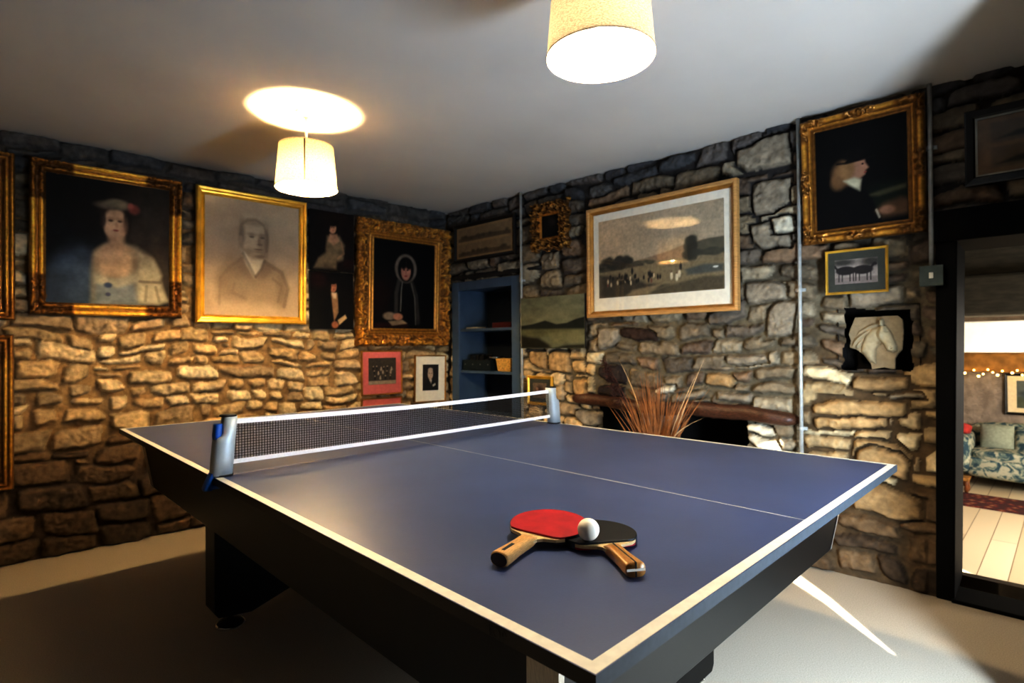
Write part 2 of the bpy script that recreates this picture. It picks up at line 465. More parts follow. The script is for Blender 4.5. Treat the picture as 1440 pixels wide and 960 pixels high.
OCHRE = [rgb(216,194,156), rgb(204,180,140), rgb(224,206,170), rgb(190,166,128), rgb(210,182,138), rgb(182,160,128)]
GREYB = [rgb(158,142,118), rgb(142,128,108), rgb(172,154,126), rgb(128,116,102), rgb(150,126,102), rgb(180,166,142), rgb(128,110,94)]
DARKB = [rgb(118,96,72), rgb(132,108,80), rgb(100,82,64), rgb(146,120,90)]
SLATE = [rgb(100,100,102), rgb(114,110,106), rgb(90,88,90), rgb(124,116,110)]

# left wall: field coordinate x' = W - s so that it runs rightwards
WL = 3.9; HW = CEIL
def sizeL(x, z):
    if z < 0.42: return (.16,.40,.08,.17)
    if z > 2.0: return (.14,.36,.06,.12)
    return (.08,.30,.035,.14)
def palL(x, z, g):
    if z > 2.12: return pick(g, SLATE)
    if z < 0.62: return pick(g, DARKB)*(1.0 if z > .4 else .8)  # low stones darkened in colour to stand in for light falloff and vignetting
    if z > 1.75: return pick(g, GREYB)*.75
    return pick(g, OCHRE)
def mortL(X, Z):
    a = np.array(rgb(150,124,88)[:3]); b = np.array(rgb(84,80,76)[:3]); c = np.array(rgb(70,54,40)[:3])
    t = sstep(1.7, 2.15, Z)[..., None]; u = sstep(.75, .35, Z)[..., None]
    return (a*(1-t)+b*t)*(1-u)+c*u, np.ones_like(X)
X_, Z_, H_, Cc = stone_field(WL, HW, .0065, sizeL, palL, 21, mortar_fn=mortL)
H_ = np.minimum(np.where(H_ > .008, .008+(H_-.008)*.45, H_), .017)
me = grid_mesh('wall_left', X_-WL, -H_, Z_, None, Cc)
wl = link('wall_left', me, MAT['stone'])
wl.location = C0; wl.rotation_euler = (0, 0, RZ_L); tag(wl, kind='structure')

# right wall: field x = s from the corner
WR = 4.15
HOLES = dict(cup=(.075,.842,.02,1.668), niche=(2.99,3.27,1.004,1.298), fire=(1.56,2.522,-.1,.735), door=(3.365,4.16,-.1,1.63))
def sizeR(x, z):
    if x > 2.78: return (.14,.42,.055,.15)
    if z > 1.3: return (.13,.36,.06,.16)
    if x < 1.5 and z < 1.1: return (.08,.24,.07,.15)
    return (.12,.30,.05,.125)
def palR(x, z, g):
    if z > 2.13: return pick(g, SLATE)
    if x < 1.55 and z < 1.15: return pick(g, OCHRE)
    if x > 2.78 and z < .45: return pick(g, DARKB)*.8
    if x > 2.78 and z < 1.0: return pick(g, OCHRE)*.85
    if x > 2.78: return pick(g, GREYB)*.9
    if 1.6 < x < 2.2 and .8 < z < 1.2 and g.random() < .3: return np.array(rgb(60,50,46)[:3])
    return pick(g, GREYB)
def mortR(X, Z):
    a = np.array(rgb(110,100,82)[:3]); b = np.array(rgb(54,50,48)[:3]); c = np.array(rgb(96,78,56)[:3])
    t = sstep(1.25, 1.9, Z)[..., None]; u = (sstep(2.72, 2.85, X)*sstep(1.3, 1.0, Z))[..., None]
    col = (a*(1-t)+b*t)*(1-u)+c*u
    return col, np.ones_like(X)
tan1 = rgb(176,148,108)[:3]; tan2 = rgb(158,132,96)[:3]; gry = rgb(150,138,120)[:3]; pale = rgb(216,206,184)[:3]; drk = rgb(70,52,42)[:3]
manual = [
 (2.85,3.13,.70,.80,tan1), (2.88,3.00,.82,.855,drk), (3.13,3.31,.86,.90,gry), (2.99,3.26,.50,.66,tan1),
 (2.85,3.25,.765,.86,tan1,.014), (2.98,3.26,.90,.975,tan2), (3.0,3.25,1.30,1.40,gry,.012), (3.02,3.34,.30,.46,tan2),
 (3.02,3.26,.50,.62,tan1,.014), (2.55,2.77,1.62,1.80,gry), (2.56,2.78,1.84,2.04,gry), (2.48,2.78,2.08,2.22,gry),
 (2.50,2.74,1.32,1.45,gry), (2.62,2.79,1.15,1.33,gry), (2.66,2.78,1.70,1.82,pale,.012), (1.36,1.60,.58,.70,gry,.03),
 (1.94,2.08,.87,.92,pale,.012), (2.53,2.70,.56,.63,pale,.012), (2.53,2.69,.635,.70,pale,.012), (2.42,2.66,1.02,1.09,gry),
 (2.30,2.50,.88,.97,tan2), (2.05,2.30,.80,.86,gry), (2.35,2.60,.80,.86,gry), (1.70,2.0,1.16,1.25,drk),
 (1.55,1.74,1.10,1.24,gry), (.92,1.10,.96,1.10,tan1), (1.12,1.32,.94,1.11,tan1), (1.30,1.48,.80,.92,tan1)]
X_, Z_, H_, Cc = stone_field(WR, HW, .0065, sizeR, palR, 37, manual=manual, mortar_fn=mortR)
H_ = np.where(H_ > .008, .008+(H_-.008)*.45, H_); H_ = np.where(Z_ > .70, np.minimum(H_, .017), H_)
# the lower courses swell outward towards the floor beside the door
H_ += 0.03*sstep(.5, 0, Z_)
H_ = np.where(X_ > 3.31, np.minimum(H_, .004), H_)
xc = (X_[:-1,:-1]+X_[1:,1:])/2; zc = (Z_[:-1,:-1]+Z_[1:,1:])/2
wob = gnoise(xc.shape[1], xc.shape[0], .0065, 7, 5)*.009
keep = np.ones(xc.shape, bool)
for nm, (a, b, c, d) in HOLES.items():
    w = wob if nm in ('niche', 'fire') else 0
    ins = (xc > a+w) & (xc < b+w) & (zc > c+w*.5) & (zc < d+w)
    keep &= ~ins
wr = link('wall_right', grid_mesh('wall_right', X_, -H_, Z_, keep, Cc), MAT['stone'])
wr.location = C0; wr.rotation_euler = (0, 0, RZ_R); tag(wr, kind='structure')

def wallobj(name, bm, mat, side, **k):
    o = obj(name, bm, mat, None, **k)
    o.location = C0; o.rotation_euler = (0, 0, RZ_L if side == 'L' else RZ_R)
    return tag(o, kind='structure')

# hollows behind the holes (hearth and niche), open at the front
def hollow(bm, a, b, z0, z1, y0, y1):
    v = box(bm, a, b, y0, y1, z0, z1)
    f = [f for f in bm.faces if all(abs(w.co.y-y0) < 1e-6 for w in f.verts)]
    bmesh.ops.delete(bm, geom=f, context='FACES_ONLY')
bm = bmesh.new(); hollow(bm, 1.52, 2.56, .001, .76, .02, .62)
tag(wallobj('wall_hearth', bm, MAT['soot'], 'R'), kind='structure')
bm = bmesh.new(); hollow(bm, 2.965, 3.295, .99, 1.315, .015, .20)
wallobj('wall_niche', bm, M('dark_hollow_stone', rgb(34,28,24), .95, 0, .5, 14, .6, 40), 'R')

# plain stretches of wall that the photo does not reach, and the shell
bm = bmesh.new(); box(bm, WR-.01, 5.4, .0, .4, -.8, HW); box(bm, -.3, .05, .06, .6, 0, HW); box(bm, -.3, 2.95, .66, .70, 0, HW)
wallobj('wall_right_end', bm, MAT['plainwall'], 'R')
bm = bmesh.new(); box(bm, -4.4, -WL+.01, .0, .3, 0, HW); box(bm, -WL, .6, .06, .3, 0, HW)
wallobj('wall_left_end', bm, MAT['plainwall'], 'L')
bm = bmesh.new(); box(bm, -1.95, -1.75, -2.2, 3.9, 0, HW)
tag(obj('wall_near', bm, MAT['plainwall']), kind='structure')

# back wall with a slit shaped to throw the wedge of sun
SUN = Vector((.6748, .7380, -.42))
def to_back(p, Y=-.90):
    t = (p[1]-Y)/SUN.y
    q = Vector(p)-SUN*t
    return (q.x, q.z)
Lp = [to_back(p) for p in [(1.895,.090,0),(1.925,.126,0),(2.031,.249,0),(2.171,.398,0),(2.293,.565,0)]] + [to_back(onR(2.53,.53)), to_back(onR(2.525,.76))]
Rp = [to_back(p) for p in [(1.900,.085,0),(1.96,.133,0),(2.097,.265,0),(2.274,.428,0),(2.41,.588,0)]] + [to_back(onR(2.695,.53)), to_back(onR(2.695,.76))]
def interp(P, z):
    P = sorted(P, key=lambda q: q[1])
    return float(np.interp(z, [q[1] for q in P], [q[0] for q in P]))
zlo = Lp[0][1]; zhi = min(Lp[-1][1], CEIL-.02)
zs = [zlo+(zhi-zlo)*i/14 for i in range(15)]
bm = bmesh.new()
XA, XB, YB = -1.9, 3.1, -.90
def strip(x0a, x1a, z0, x0b, x1b, z1):
    v = [bm.verts.new(p) for p in ((x0a,YB,z0),(x1a,YB,z0),(x1b,YB,z1),(x0b,YB,z1))]
    bm.faces.new(v)
strip(XA, XB, 0, XA, XB, zlo); strip(XA, XB, zhi, XA, XB, CEIL)
for a, b in zip(zs, zs[1:]):
    strip(XA, interp(Lp, a), a, XA, interp(Lp, b), b)
    strip(interp(Rp, a), XB, a, interp(Rp, b), XB, b)
tag(obj('wall_back', bm, MAT['plainwall']), kind='structure')

# unseen panel added beside the slit to shade the floor from window light
bm = bmesh.new(); a_ = Vector((1.195, -.89, 0)); d_ = Vector((.6748, .738, 0)); n_ = Vector((.738, -.6748, 0))*.035
prism(bm, [tuple(q)[:2] for q in (a_, a_+d_*.80, a_+d_*.80+n_, a_+n_)], .005, 2.2, 'z')
tag(obj('daylight_blocker', bm, MAT['blackpaint']), kind='structure')
tag(boxo('floor', (-2.0, 2.62, -2.2, 3.95, -.12, 0), MAT['carpet']), kind='structure')
tag(boxo('ceiling', (-2.0, 3.2, -2.2, 3.95, CEIL, CEIL+.12), MAT['plaster']), kind='structure')
# the floor runs up to the right wall; its edge by the doorway
# dark timber over the cupboard, gnarled lintel over the hearth, black door head
def beam(name, pts_top, pts_bot, y0, y1, mat, side, n=60, amp=.006, seed=3):
    g = np.random.default_rng(seed); bm = bmesh.new()
    xs = np.linspace(pts_top[0][0], pts_top[-1][0], n)
    zt = np.interp(xs, [p[0] for p in pts_top], [p[1] for p in pts_top]); zb = np.interp(xs, [p[0] for p in pts_bot], [p[1] for p in pts_bot])
    wv = np.convolve(g.uniform(-1,1,n+8), np.ones(5)/5, 'same')[4:-4]*amp*2
    wv2 = np.convolve(g.uniform(-1,1,n+8), np.ones(5)/5, 'same')[4:-4]*amp*2
    rings = []
    for i, x in enumerate(xs):
        e = min(1, min(i, n-1-i)/3+.55)
        zc_ = (zt[i]+zb[i])/2; hh = (zt[i]-zb[i])/2*e
        ring = []
        for k in range(12):
            a = 2*PI*k/12
            cy = math.copysign(abs(math.cos(a))**.55, math.cos(a)); cz = math.copysign(abs(math.sin(a))**.6, math.sin(a))
            ring.append(bm.verts.new((x, (y0+y1)/2+cy*(y1-y0)/2*e+wv2[i], zc_+cz*hh+wv[i])))
        rings.append(ring)
    for a, b in zip(rings, rings[1:]):
        for k in range(12): bm.faces.new((a[k], a[(k+1)%12], b[(k+1)%12], b[k]))
    bm.faces.new(rings[0]); bm.faces.new(rings[-1][::-1])
    return wallobj(name, bm, mat, side, smooth=True)
beam('trim_1', [(.03,1.735),(1.05,1.722)], [(.03,1.672),(1.05,1.688)], -.012, .10, MAT['darkoak'], 'R', amp=.004)
beam('trim_2', [(1.33,.79),(1.45,.815),(1.75,.79),(2.1,.79),(2.5,.80),(2.78,.775)], [(1.33,.735),(1.5,.735),(1.75,.705),(2.1,.705),(2.5,.71),(2.78,.71)], -.035, .12, MAT['lintel'], 'R', amp=.010, seed=8)

# black door frame: jamb, head, threshold
bm = bmesh.new()
prism(bm, [(3.345,0),(3.41,0),(3.436,1.60),(3.36,1.60)], -.02, .36)
box(bm, 3.35, 4.25, -.03, .36, 1.575, 1.715)
prism(bm, [(4.16,0),(4.26,0),(4.26,1.6),(4.16,1.6)], -.02, .36)
wallobj('door_1', bm, MAT['blackpaint'], 'R', bevel=.006)
bm = bmesh.new(); box(bm, 3.40, 4.17, -.03, .16, -.1, .016)
wallobj('trim_7', bm, MAT['blackpaint'], 'R', bevel=.004)

# ------------------------------------------------------------- picture kit
class Paint:
    """a small canvas of vertex colours; x to the right, y down, both 0..1"""
    def __init__(s, w, h, cell, base):
        s.nx = max(12, int(w/cell)); s.nz = max(12, int(h/cell)); s.w = w; s.h = h
        s.X, s.Y = np.meshgrid(np.linspace(0,1,s.nx), np.linspace(0,1,s.nz))
        s.c = np.ones((s.nz, s.nx, 3))*lin(np.array(base)/255.)
    def put(s, mask, col):
        col = lin(np.array(col)/255.)
        s.c = s.c*(1-mask[..., None])+col*mask[..., None]
    def ell(s, cx, cy, rx, ry, col, soft=.15, ang=0, a=1.0):
        dx = s.X-cx; dy = s.Y-cy; asp = s.h/s.w
        ca, sa = math.cos(ang), math.sin(ang)
        u = (dx*ca+dy*asp*sa)/rx; v = (-dx*sa/asp+dy*ca)/ry
        s.put(a*sstep(1+soft, 1-soft, np.sqrt(u*u+v*v)), col)
    def poly(s, P, col, soft=.012, a=1.0):
        X, Y = s.X, s.Y; ins = np.zeros(X.shape, bool); dmin = np.full(X.shape, 9.)
        n = len(P)
        for i in range(n):
            x0, y0 = P[i]; x1, y1 = P[(i+1) % n]
            c = ((y0 > Y) != (y1 > Y)) & (X < (x1-x0)*(Y-y0)/((y1-y0) if abs(y1-y0) > 1e-9 else 1e-9)+x0)
            ins ^= c
            t = np.clip(((X-x0)*(x1-x0)+(Y-y0)*(y1-y0))/((x1-x0)**2+(y1-y0)**2+1e-12), 0, 1)
            dmin = np.minimum(dmin, np.hypot(X-x0-t*(x1-x0), Y-y0-t*(y1-y0)))
        sd = np.where(ins, dmin, -dmin)
        s.put(a*sstep(-soft, soft, sd), col)
    def line(s, P, col, w=.01, a=1.0):
        d = np.full(s.X.shape, 9.)
        for (x0, y0), (x1, y1) in zip(P, P[1:]):
            t = np.clip(((s.X-x0)*(x1-x0)+(s.Y-y0)*(y1-y0))/((x1-x0)**2+(y1-y0)**2+1e-12), 0, 1)
            d = np.minimum(d, np.hypot(s.X-x0-t*(x1-x0), s.Y-y0-t*(y1-y0)))
        s.put(a*sstep(w, w*.3, d), col)
    def noise(s, amp, scale, seed, sx=1.0, mask=None):
        n = gnoise(s.nx, s.nz, 1.0/max(s.nx, s.nz), scale, seed, 3, sx)
        k = 1+amp*n
        if mask is not None: k = 1+(k-1)*mask
        s.c = np.clip(s.c*k[..., None], 0, 1)
    def mesh(s, name, y=0.0):
        """stands in the XZ plane, centred, facing -Y"""
        X = (s.X-.5)*s.w; Z = (.5-s.Y)*s.h
        s.c = np.clip(s.c*.76+s.c.mean(2, keepdims=True)*.24, 0, 1)
        return grid_mesh(name, X[::-1], np.full(X.shape, y), Z[::-1], None, s.c[::-1])

def frame_sweep(bm, w, h, prof):
    """prof: (inset from the outer edge, how far it stands out); mitred corners"""
    loops = []
    for d, o in prof:
        a, b = w/2-d, h/2-d
        loops.append([bm.verts.new(p) for p in ((-a,-o,-b),(a,-o,-b),(a,-o,b),(-a,-o,b))])
    for A, B in zip(loops, loops[1:]):
        for i in range(4): bm.faces.new((A[i], A[(i+1)%4], B[(i+1)%4], B[i]))

def gold_ring(name, w, h, fw, hfn, cell, parent, outline=None, inner=None):
    """relief frame: hfn(d, t, side, X, Z) -> (stand-out, colour)"""
    nx = int(w/cell)+1; nz = int(h/cell)+1
    X, Z = np.meshgrid(np.linspace(-w/2, w/2, nx), np.linspace(-h/2, h/2, nz))
    dx = w/2-abs(X); dz = h/2-abs(Z)
    d = np.minimum(dx, dz)
    o, c = hfn(d, X, Z)
    xc = (X[:-1,:-1]+X[1:,1:])/2; zc = (Z[:-1,:-1]+Z[1:,1:])/2
    dc = np.minimum(w/2-abs(xc), h/2-abs(zc))
    keep = dc < fw
    if outline is not None: keep &= outline(xc, zc)
    o = np.where(d > fw-cell, np.minimum(o, .012), o)
    me = grid_mesh(name, X, -o, Z, keep, c)
    bm = bmesh.new(); bm.from_mesh(me)
    eds = [e for e in bm.edges if e.is_boundary]
    r = bmesh.ops.extrude_edge_only(bm, edges=eds)
    for v in r['geom']:
        if isinstance(v, bmesh.types.BMVert): v.co.y = 0.0
    bm.to_mesh(me); bm.free()
    return link(name, me, MAT['gold'], parent, True)

def picture(name, side, s0, s1, z0, z1, label, cat='picture', off=.02, tilt=0.0, yaw=0.0, roll=0.0, group=None):
    """an empty at the middle of a picture hung on a wall; returns it with width, height"""
    s = (s0+s1)/2; z = (z0+z1)/2
    loc = onL(s, z, off) if side == 'L' else onR(s, z, off)
    e = empty(name, loc, label=label, cat=cat, group=group, rot=(tilt, roll, (RZ_L if side == 'L' else RZ_R)+yaw))
    return e, abs(s1-s0), z1-z0

def backing(w, h, parent, d=.012):
    return boxo('backboard', (-w/2, w/2, 0, d, -h/2, h/2), MAT['darkoak'], parent)

def pane(w, h, y, parent, mat='glass'):
    bm = bmesh.new(); v = [bm.verts.new(p) for p in ((-w/2,y,-h/2),(w/2,y,-h/2),(w/2,y,h/2),(-w/2,y,h/2))]
    bm.faces.new(v)
    return obj('glass_pane', bm, MAT[mat], parent)

def plain_frame(w, h, fw, d, mat, parent, prof=None):
    bm = bmesh.new()
    frame_sweep(bm, w, h, prof or [(0,0),(0,d*.8),(fw*.25,d),(fw*.6,d*.85),(fw*.8,d*.6),(fw,d*.5),(fw,.004)])
    return obj('frame', bm, mat, parent)

def canvas(P, y, parent, mat='paint', name='canvas'):
    return link(name, P.mesh(name, y), MAT[mat], parent, False)

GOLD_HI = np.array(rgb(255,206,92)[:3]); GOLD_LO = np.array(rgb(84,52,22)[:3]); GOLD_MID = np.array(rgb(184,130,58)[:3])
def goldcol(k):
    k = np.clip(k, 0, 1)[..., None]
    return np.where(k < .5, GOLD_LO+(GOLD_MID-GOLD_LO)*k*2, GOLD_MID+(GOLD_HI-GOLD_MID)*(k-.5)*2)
def ridges(d, L):
    """L: (centre, half width, height)"""
    o = np.zeros_like(d)
    for c, hw, hh in L:
        t = np.clip(1-((d-c)/hw)**2, 0, 1); o = np.maximum(o, hh*np.sqrt(t))
    return o
def scrolls(X, Z, sc, seed, cell):
    nz, nx = X.shape
    a = gnoise(nx, nz, cell, sc*.55, seed, 2); b = gnoise(nx, nz, cell, sc*.55, seed+1, 2)
    v = np.sin(X*sc*1.3+3.2*a)*np.sin(Z*sc*1.3+3.2*b) + .6*np.sin((X+Z)*sc*.9+4*a)
    return np.clip(v*.6+.4, 0, 1)

# --- 1. lady in a white dress (left wall)
e, w, h = picture('framed_portrait', 'L', 2.722, 2.010, 1.318, 2.156, 'gilt framed oil portrait of a lady in white dress and cap with pink flower', 'painting', tilt=math.radians(2))
fw = .075
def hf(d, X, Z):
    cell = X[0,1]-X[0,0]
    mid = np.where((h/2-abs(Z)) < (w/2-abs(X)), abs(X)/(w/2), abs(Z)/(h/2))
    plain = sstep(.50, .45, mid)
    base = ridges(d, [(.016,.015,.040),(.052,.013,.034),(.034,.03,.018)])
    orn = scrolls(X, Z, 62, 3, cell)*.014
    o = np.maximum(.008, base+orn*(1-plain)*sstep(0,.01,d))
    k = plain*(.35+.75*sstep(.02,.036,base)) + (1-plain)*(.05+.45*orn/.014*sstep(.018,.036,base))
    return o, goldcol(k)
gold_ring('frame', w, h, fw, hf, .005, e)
backing(w-.02, h-.02, e)
P = Paint(w-2*fw+.01, h-2*fw+.01, .0048, (20,18,18))
P.ell(.85,.55,.30,.42,(92,80,68),.9,a=.8); P.ell(.1,.85,.32,.35,(26,38,52),.9,a=.9)
P.ell(.42,.92,.30,.30,(58,74,90),.8,a=.9)
P.poly([(.0,1),(.02,.74),(.12,.62),(.28,.58),(.38,.64),(.40,1)],(72,96,124),.08)          # blue drapery
P.ell(.24,.82,.16,.20,(96,120,146),.8,a=.5); P.ell(.10,.90,.10,.12,(52,70,96),.9,a=.5)
P.poly([(.37,.58),(.46,.51),(.62,.50),(.72,.52),(.84,.59),(.91,.70),(.93,.84),(.98,.96),(.76,1),(.34,1),(.34,.72)],(176,166,140),.035)
P.poly([(.36,1),(.37,.82),(.46,.80),(.70,.80),(.73,1)],(142,152,156),.04)               # bodice
P.ell(.535,.65,.165,.135,(216,186,148),.35); P.ell(.50,.60,.10,.07,(224,196,160),.6,a=.6)
P.poly([(.475,.40),(.60,.40),(.61,.50),(.69,.55),(.42,.57),(.48,.50)],(204,172,136),.03)
P.poly([(.36,.76),(.44,.78),(.54,.79),(.64,.77),(.72,.70),(.74,.80),(.55,.86),(.37,.83)],(196,188,164),.025)
P.ell(.535,.325,.105,.14,(206,170,134),.14); P.ell(.52,.40,.06,.06,(200,164,128),.5)
P.ell(.535,.215,.135,.075,(60,46,38),.35,a=.9); P.ell(.535,.335,.095,.118,(214,180,144),.2)
P.ell(.635,.31,.035,.11,(58,44,36),.45,a=.9); P.ell(.432,.31,.025,.08,(58,44,36),.45,a=.9)
P.ell(.525,.19,.135,.034,(136,126,106),.5,ang=-.05); P.ell(.55,.168,.08,.032,(150,140,118),.5)
P.ell(.69,.205,.045,.038,(160,80,70),.5); P.ell(.66,.18,.025,.025,(176,98,84),.5)
for ex in (.495,.572): P.ell(ex,.315,.020,.010,(84,62,50),.6); P.ell(ex,.300,.032,.014,(170,134,106),.6,a=.5)
P.ell(.545,.35,.014,.022,(182,140,110),.6,a=.7); P.ell(.538,.393,.024,.009,(170,98,84),.5)
P.ell(.605,.36,.03,.06,(176,136,104),.8,a=.5)
P.poly([(.75,.58),(.86,.61),(.93,.74),(.90,.80),(.74,.80),(.71,.68)],(192,182,152),.03)
P.poly([(.73,.82),(.93,.81),(.98,.95),(.90,.99),(.74,.97)],(206,196,166),.03)
P.line([(.74,.80),(.93,.80)],(128,118,98),.018,.7); P.line([(.80,.84),(.79,.96)],(150,140,116),.02,.6); P.line([(.88,.84),(.91,.96)],(150,140,116),.02,.6)
P.ell(.475,.845,.035,.022,(74,92,126),.4); P.ell(.475,.92,.022,.016,(92,98,132),.4); P.ell(.70,.66,.03,.12,(140,128,104),.8,a=.5)
P.noise(.22,14,5); P.c = np.clip(P.c*.95, 0, 1)**1.15
canvas(P, -.012, e)

# --- 2. drawn portrait of a man
e, w, h = picture('framed_drawing', 'L', 1.938, 1.246, 1.294, 2.151, 'large gilt framed pencil portrait of a balding man on buff paper', 'drawing', tilt=math.radians(1.5))
plain_frame(w, h, .05, .04, MAT['gilt'], e, [(0,0),(0,.030),(.008,.040),(.020,.036),(.026,.020),(.034,.018),(.042,.024),(.05,.018),(.05,.004)])
backing(w-.02, h-.02, e)
P = Paint(w-.09, h-.09, .0048, (186,160,124))
P.ell(.5,.30,.6,.5,(192,172,142),.9,a=.7)
P.ell(.46,.36,.24,.26,(150,128,100),.8,a=.5)
P.poly([(.12,.86),(.14,.66),(.24,.56),(.40,.50),(.62,.52),(.82,.60),(.88,.74),(.84,.90)],(152,130,100),.06,.75)
P.poly([(.36,.42),(.48,.50),(.60,.50),(.56,.60),(.50,.66),(.42,.56)],(206,192,162),.02)
P.ell(.50,.32,.135,.165,(192,170,136),.12); P.ell(.47,.20,.13,.09,(188,168,136),.3)
P.ell(.372,.29,.030,.11,(112,98,82),.7,a=.75); P.ell(.632,.33,.024,.10,(104,90,76),.7,a=.75); P.ell(.595,.38,.05,.10,(140,118,92),.9,a=.7)
P.ell(.50,.185,.12,.025,(150,132,106),.9,a=.7); P.ell(.44,.44,.07,.03,(150,128,100),.9,a=.6)
P.line([(.36,.33),(.365,.22),(.43,.168),(.52,.16),(.60,.20),(.64,.30),(.635,.42)],(124,106,84),.020,.5)
P.ell(.362,.345,.02,.035,(162,140,112),.4)
for ex in (.475,.585): P.ell(ex,.31,.026,.010,(92,78,66),.6,a=.9); P.ell(ex,.290,.042,.016,(130,110,88),.8,a=.7)
P.ell(.555,.345,.018,.04,(140,118,92),.7,a=.8); P.ell(.56,.372,.03,.010,(124,102,80),.6,a=.8); P.ell(.545,.415,.045,.008,(120,94,74),.5,a=.8); P.ell(.545,.435,.04,.012,(150,126,98),.8,a=.7)
P.ell(.56,.475,.06,.014,(130,110,86),.8,a=.7)
P.poly([(.40,.45),(.47,.53),(.53,.58),(.51,.63),(.42,.55)],(214,202,174),.015)
P.line([(.385,.46),(.45,.56),(.51,.65)],(118,100,80),.022,.55); P.line([(.61,.51),(.585,.58),(.52,.65)],(112,94,76),.022,.6)
P.poly([(.36,.48),(.44,.58),(.50,.68),(.40,.66),(.33,.58)],(150,128,100),.03,.6); P.poly([(.62,.51),(.70,.58),(.60,.68),(.53,.66)],(138,116,90),.03,.6)
P.line([(.15,.90),(.16,.68),(.26,.58),(.38,.50)],(136,116,90),.022,.4); P.line([(.62,.52),(.80,.60),(.87,.74),(.83,.90)],(118,100,78),.028,.5)
P.ell(.80,.76,.05,.12,(132,112,86),.9,a=.6); P.ell(.24,.66,.10,.12,(150,128,98),.9,a=.5); P.line([(.30,.72),(.28,.80),(.42,.85)],(138,118,92),.02,.4); P.line([(.70,.66),(.80,.72),(.76,.86)],(128,108,84),.02,.45)
P.noise(.08,10,7)
canvas(P, -.014, e, 'print', 'drawing'); pane(w-.09, h-.09, -.017, e)

# --- 3/4. two unframed dark canvases
e, w, h = picture('unframed_portrait', 'L', 1.213, .877, 1.688, 2.122, 'small unframed dark canvas of a seated lady in a pale gown, upper of two', 'painting')
boxo('stretcher', (-w/2, w/2, -.008, .014, -h/2, h/2), MAT['blackframe'], e)
P = Paint(w, h, .0045, (24,17,14))
P.ell(.75,.3,.4,.5,(44,26,18),.9,a=.7)
P.poly([(.38,.42),(.66,.40),(.78,.55),(.74,.80),(.60,.84),(.58,.96),(.08,.97),(.18,.80),(.34,.70)],(134,116,86),.04)
P.poly([(.44,.38),(.60,.37),(.66,.48),(.52,.56),(.40,.50)],(176,138,104),.03)
P.ell(.50,.27,.085,.095,(178,136,104),.15); P.ell(.49,.18,.13,.07,(30,20,16),.3); P.ell(.41,.25,.04,.08,(30,20,16),.4)
for ex in (.48,.53): P.ell(ex,.265,.016,.008,(70,44,34),.4)
P.ell(.51,.315,.016,.007,(150,70,60),.4); P.line([(.50,.27),(.508,.293)],(150,104,78),.008,.8)
P.line([(.70,.50),(.76,.68),(.62,.78)],(160,126,92),.03,.8); P.ell(.88,.86,.14,.08,(52,20,16),.5)
P.noise(.25,12,9); P.c = np.clip(P.c*1.3, 0, 1)**1.25
canvas(P, -.009, e)
e, w, h = picture('unframed_portrait', 'L', 1.213, .884, 1.263, 1.681, 'small unframed dark canvas of a man in a black coat with letter, lower of two', 'painting')
boxo('stretcher', (-w/2, w/2, -.008, .014, -h/2, h/2), MAT['blackframe'], e)
P = Paint(w, h, .0045, (22,16,13))
P.ell(.18,.16,.20,.12,(60,18,16),.6,a=.8)
P.poly([(.34,.44),(.50,.36),(.70,.44),(.78,.62),(.78,.98),(.20,.98),(.22,.62)],(15,13,14),.03)
P.poly([(.47,.38),(.62,.38),(.64,.70),(.54,.86),(.50,.60)],(150,120,86),.02)
P.ell(.52,.25,.080,.105,(168,116,82),.15); P.ell(.51,.16,.10,.06,(30,20,15),.3); P.ell(.45,.25,.03,.09,(34,22,16),.4)
for ex in (.505,.56): P.ell(ex,.24,.016,.008,(66,40,30),.4)
P.ell(.535,.30,.02,.008,(130,66,52),.4); P.line([(.53,.24),(.54,.27)],(140,92,66),.008,.8)
P.poly([(.48,.36),(.60,.36),(.58,.46),(.52,.46)],(196,180,150),.02)
P.poly([(.62,.84),(.80,.74),(.84,.80),(.66,.92)],(186,160,120),.015); P.ell(.56,.92,.08,.06,(160,106,72),.3)
P.noise(.2,12,10); P.c = np.clip(P.c*1.3, 0, 1)**1.25
canvas(P, -.009, e)

# --- 5. widow in an ornate gilt frame
e, w, h = picture('framed_portrait', 'L', .866, .010, 1.134, 2.118, 'ornate deep gilt framed portrait of a woman in black with white bonnet', 'painting', tilt=math.radians(2))
fw = .148
def hf(d, X, Z):
    cell = X[0,1]-X[0,0]
    base = ridges(d, [(.030,.030,.060),(.066,.024,.040)])
    base = np.maximum(base, np.where(d > .085, .020, .01)+.006*np.clip(np.sin((d-.085)*260), 0, 1)*(d > .085))
    orn = scrolls(X, Z, 46, 13, cell)
    m = sstep(.10,.085,d)*sstep(-.002,.012,d)
    o = base*(1-m*.35)+m*orn*.030
    r = np.hypot(w/2-.07-abs(X), h/2-.07-abs(Z))
    leaf = sstep(.085,.03,r); th = np.arctan2(h/2-.07-abs(Z), w/2-.07-abs(X))
    o = o+leaf*.022*(.5+.5*np.cos(6*th))
    r2 = np.minimum(np.hypot(X, h/2-.045-abs(Z)), np.hypot(Z, w/2-.045-abs(X)))
    o = o+sstep(.07,.02,r2)*.014
    k = .18+.42*orn*m+.4*sstep(.02,.065,o)*m+(1-m)*(.25+.35*(np.sin((d-.085)*260) > .2))
    return np.maximum(o, .012), goldcol(k*.72)
def ol(xc, zc):
    d = np.minimum(w/2-abs(xc), h/2-abs(zc)); t = np.where((w/2-abs(xc)) < (h/2-abs(zc)), zc, xc)
    return d > .008*(.5+.5*np.sin(t*58))
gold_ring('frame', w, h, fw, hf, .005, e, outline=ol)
backing(w-.05, h-.05, e)
P = Paint(w-2*fw+.01, h-2*fw+.01, .0045, (10,8,8))
P.ell(.05,.62,.3,.2,(52,12,12),.8,a=.6)
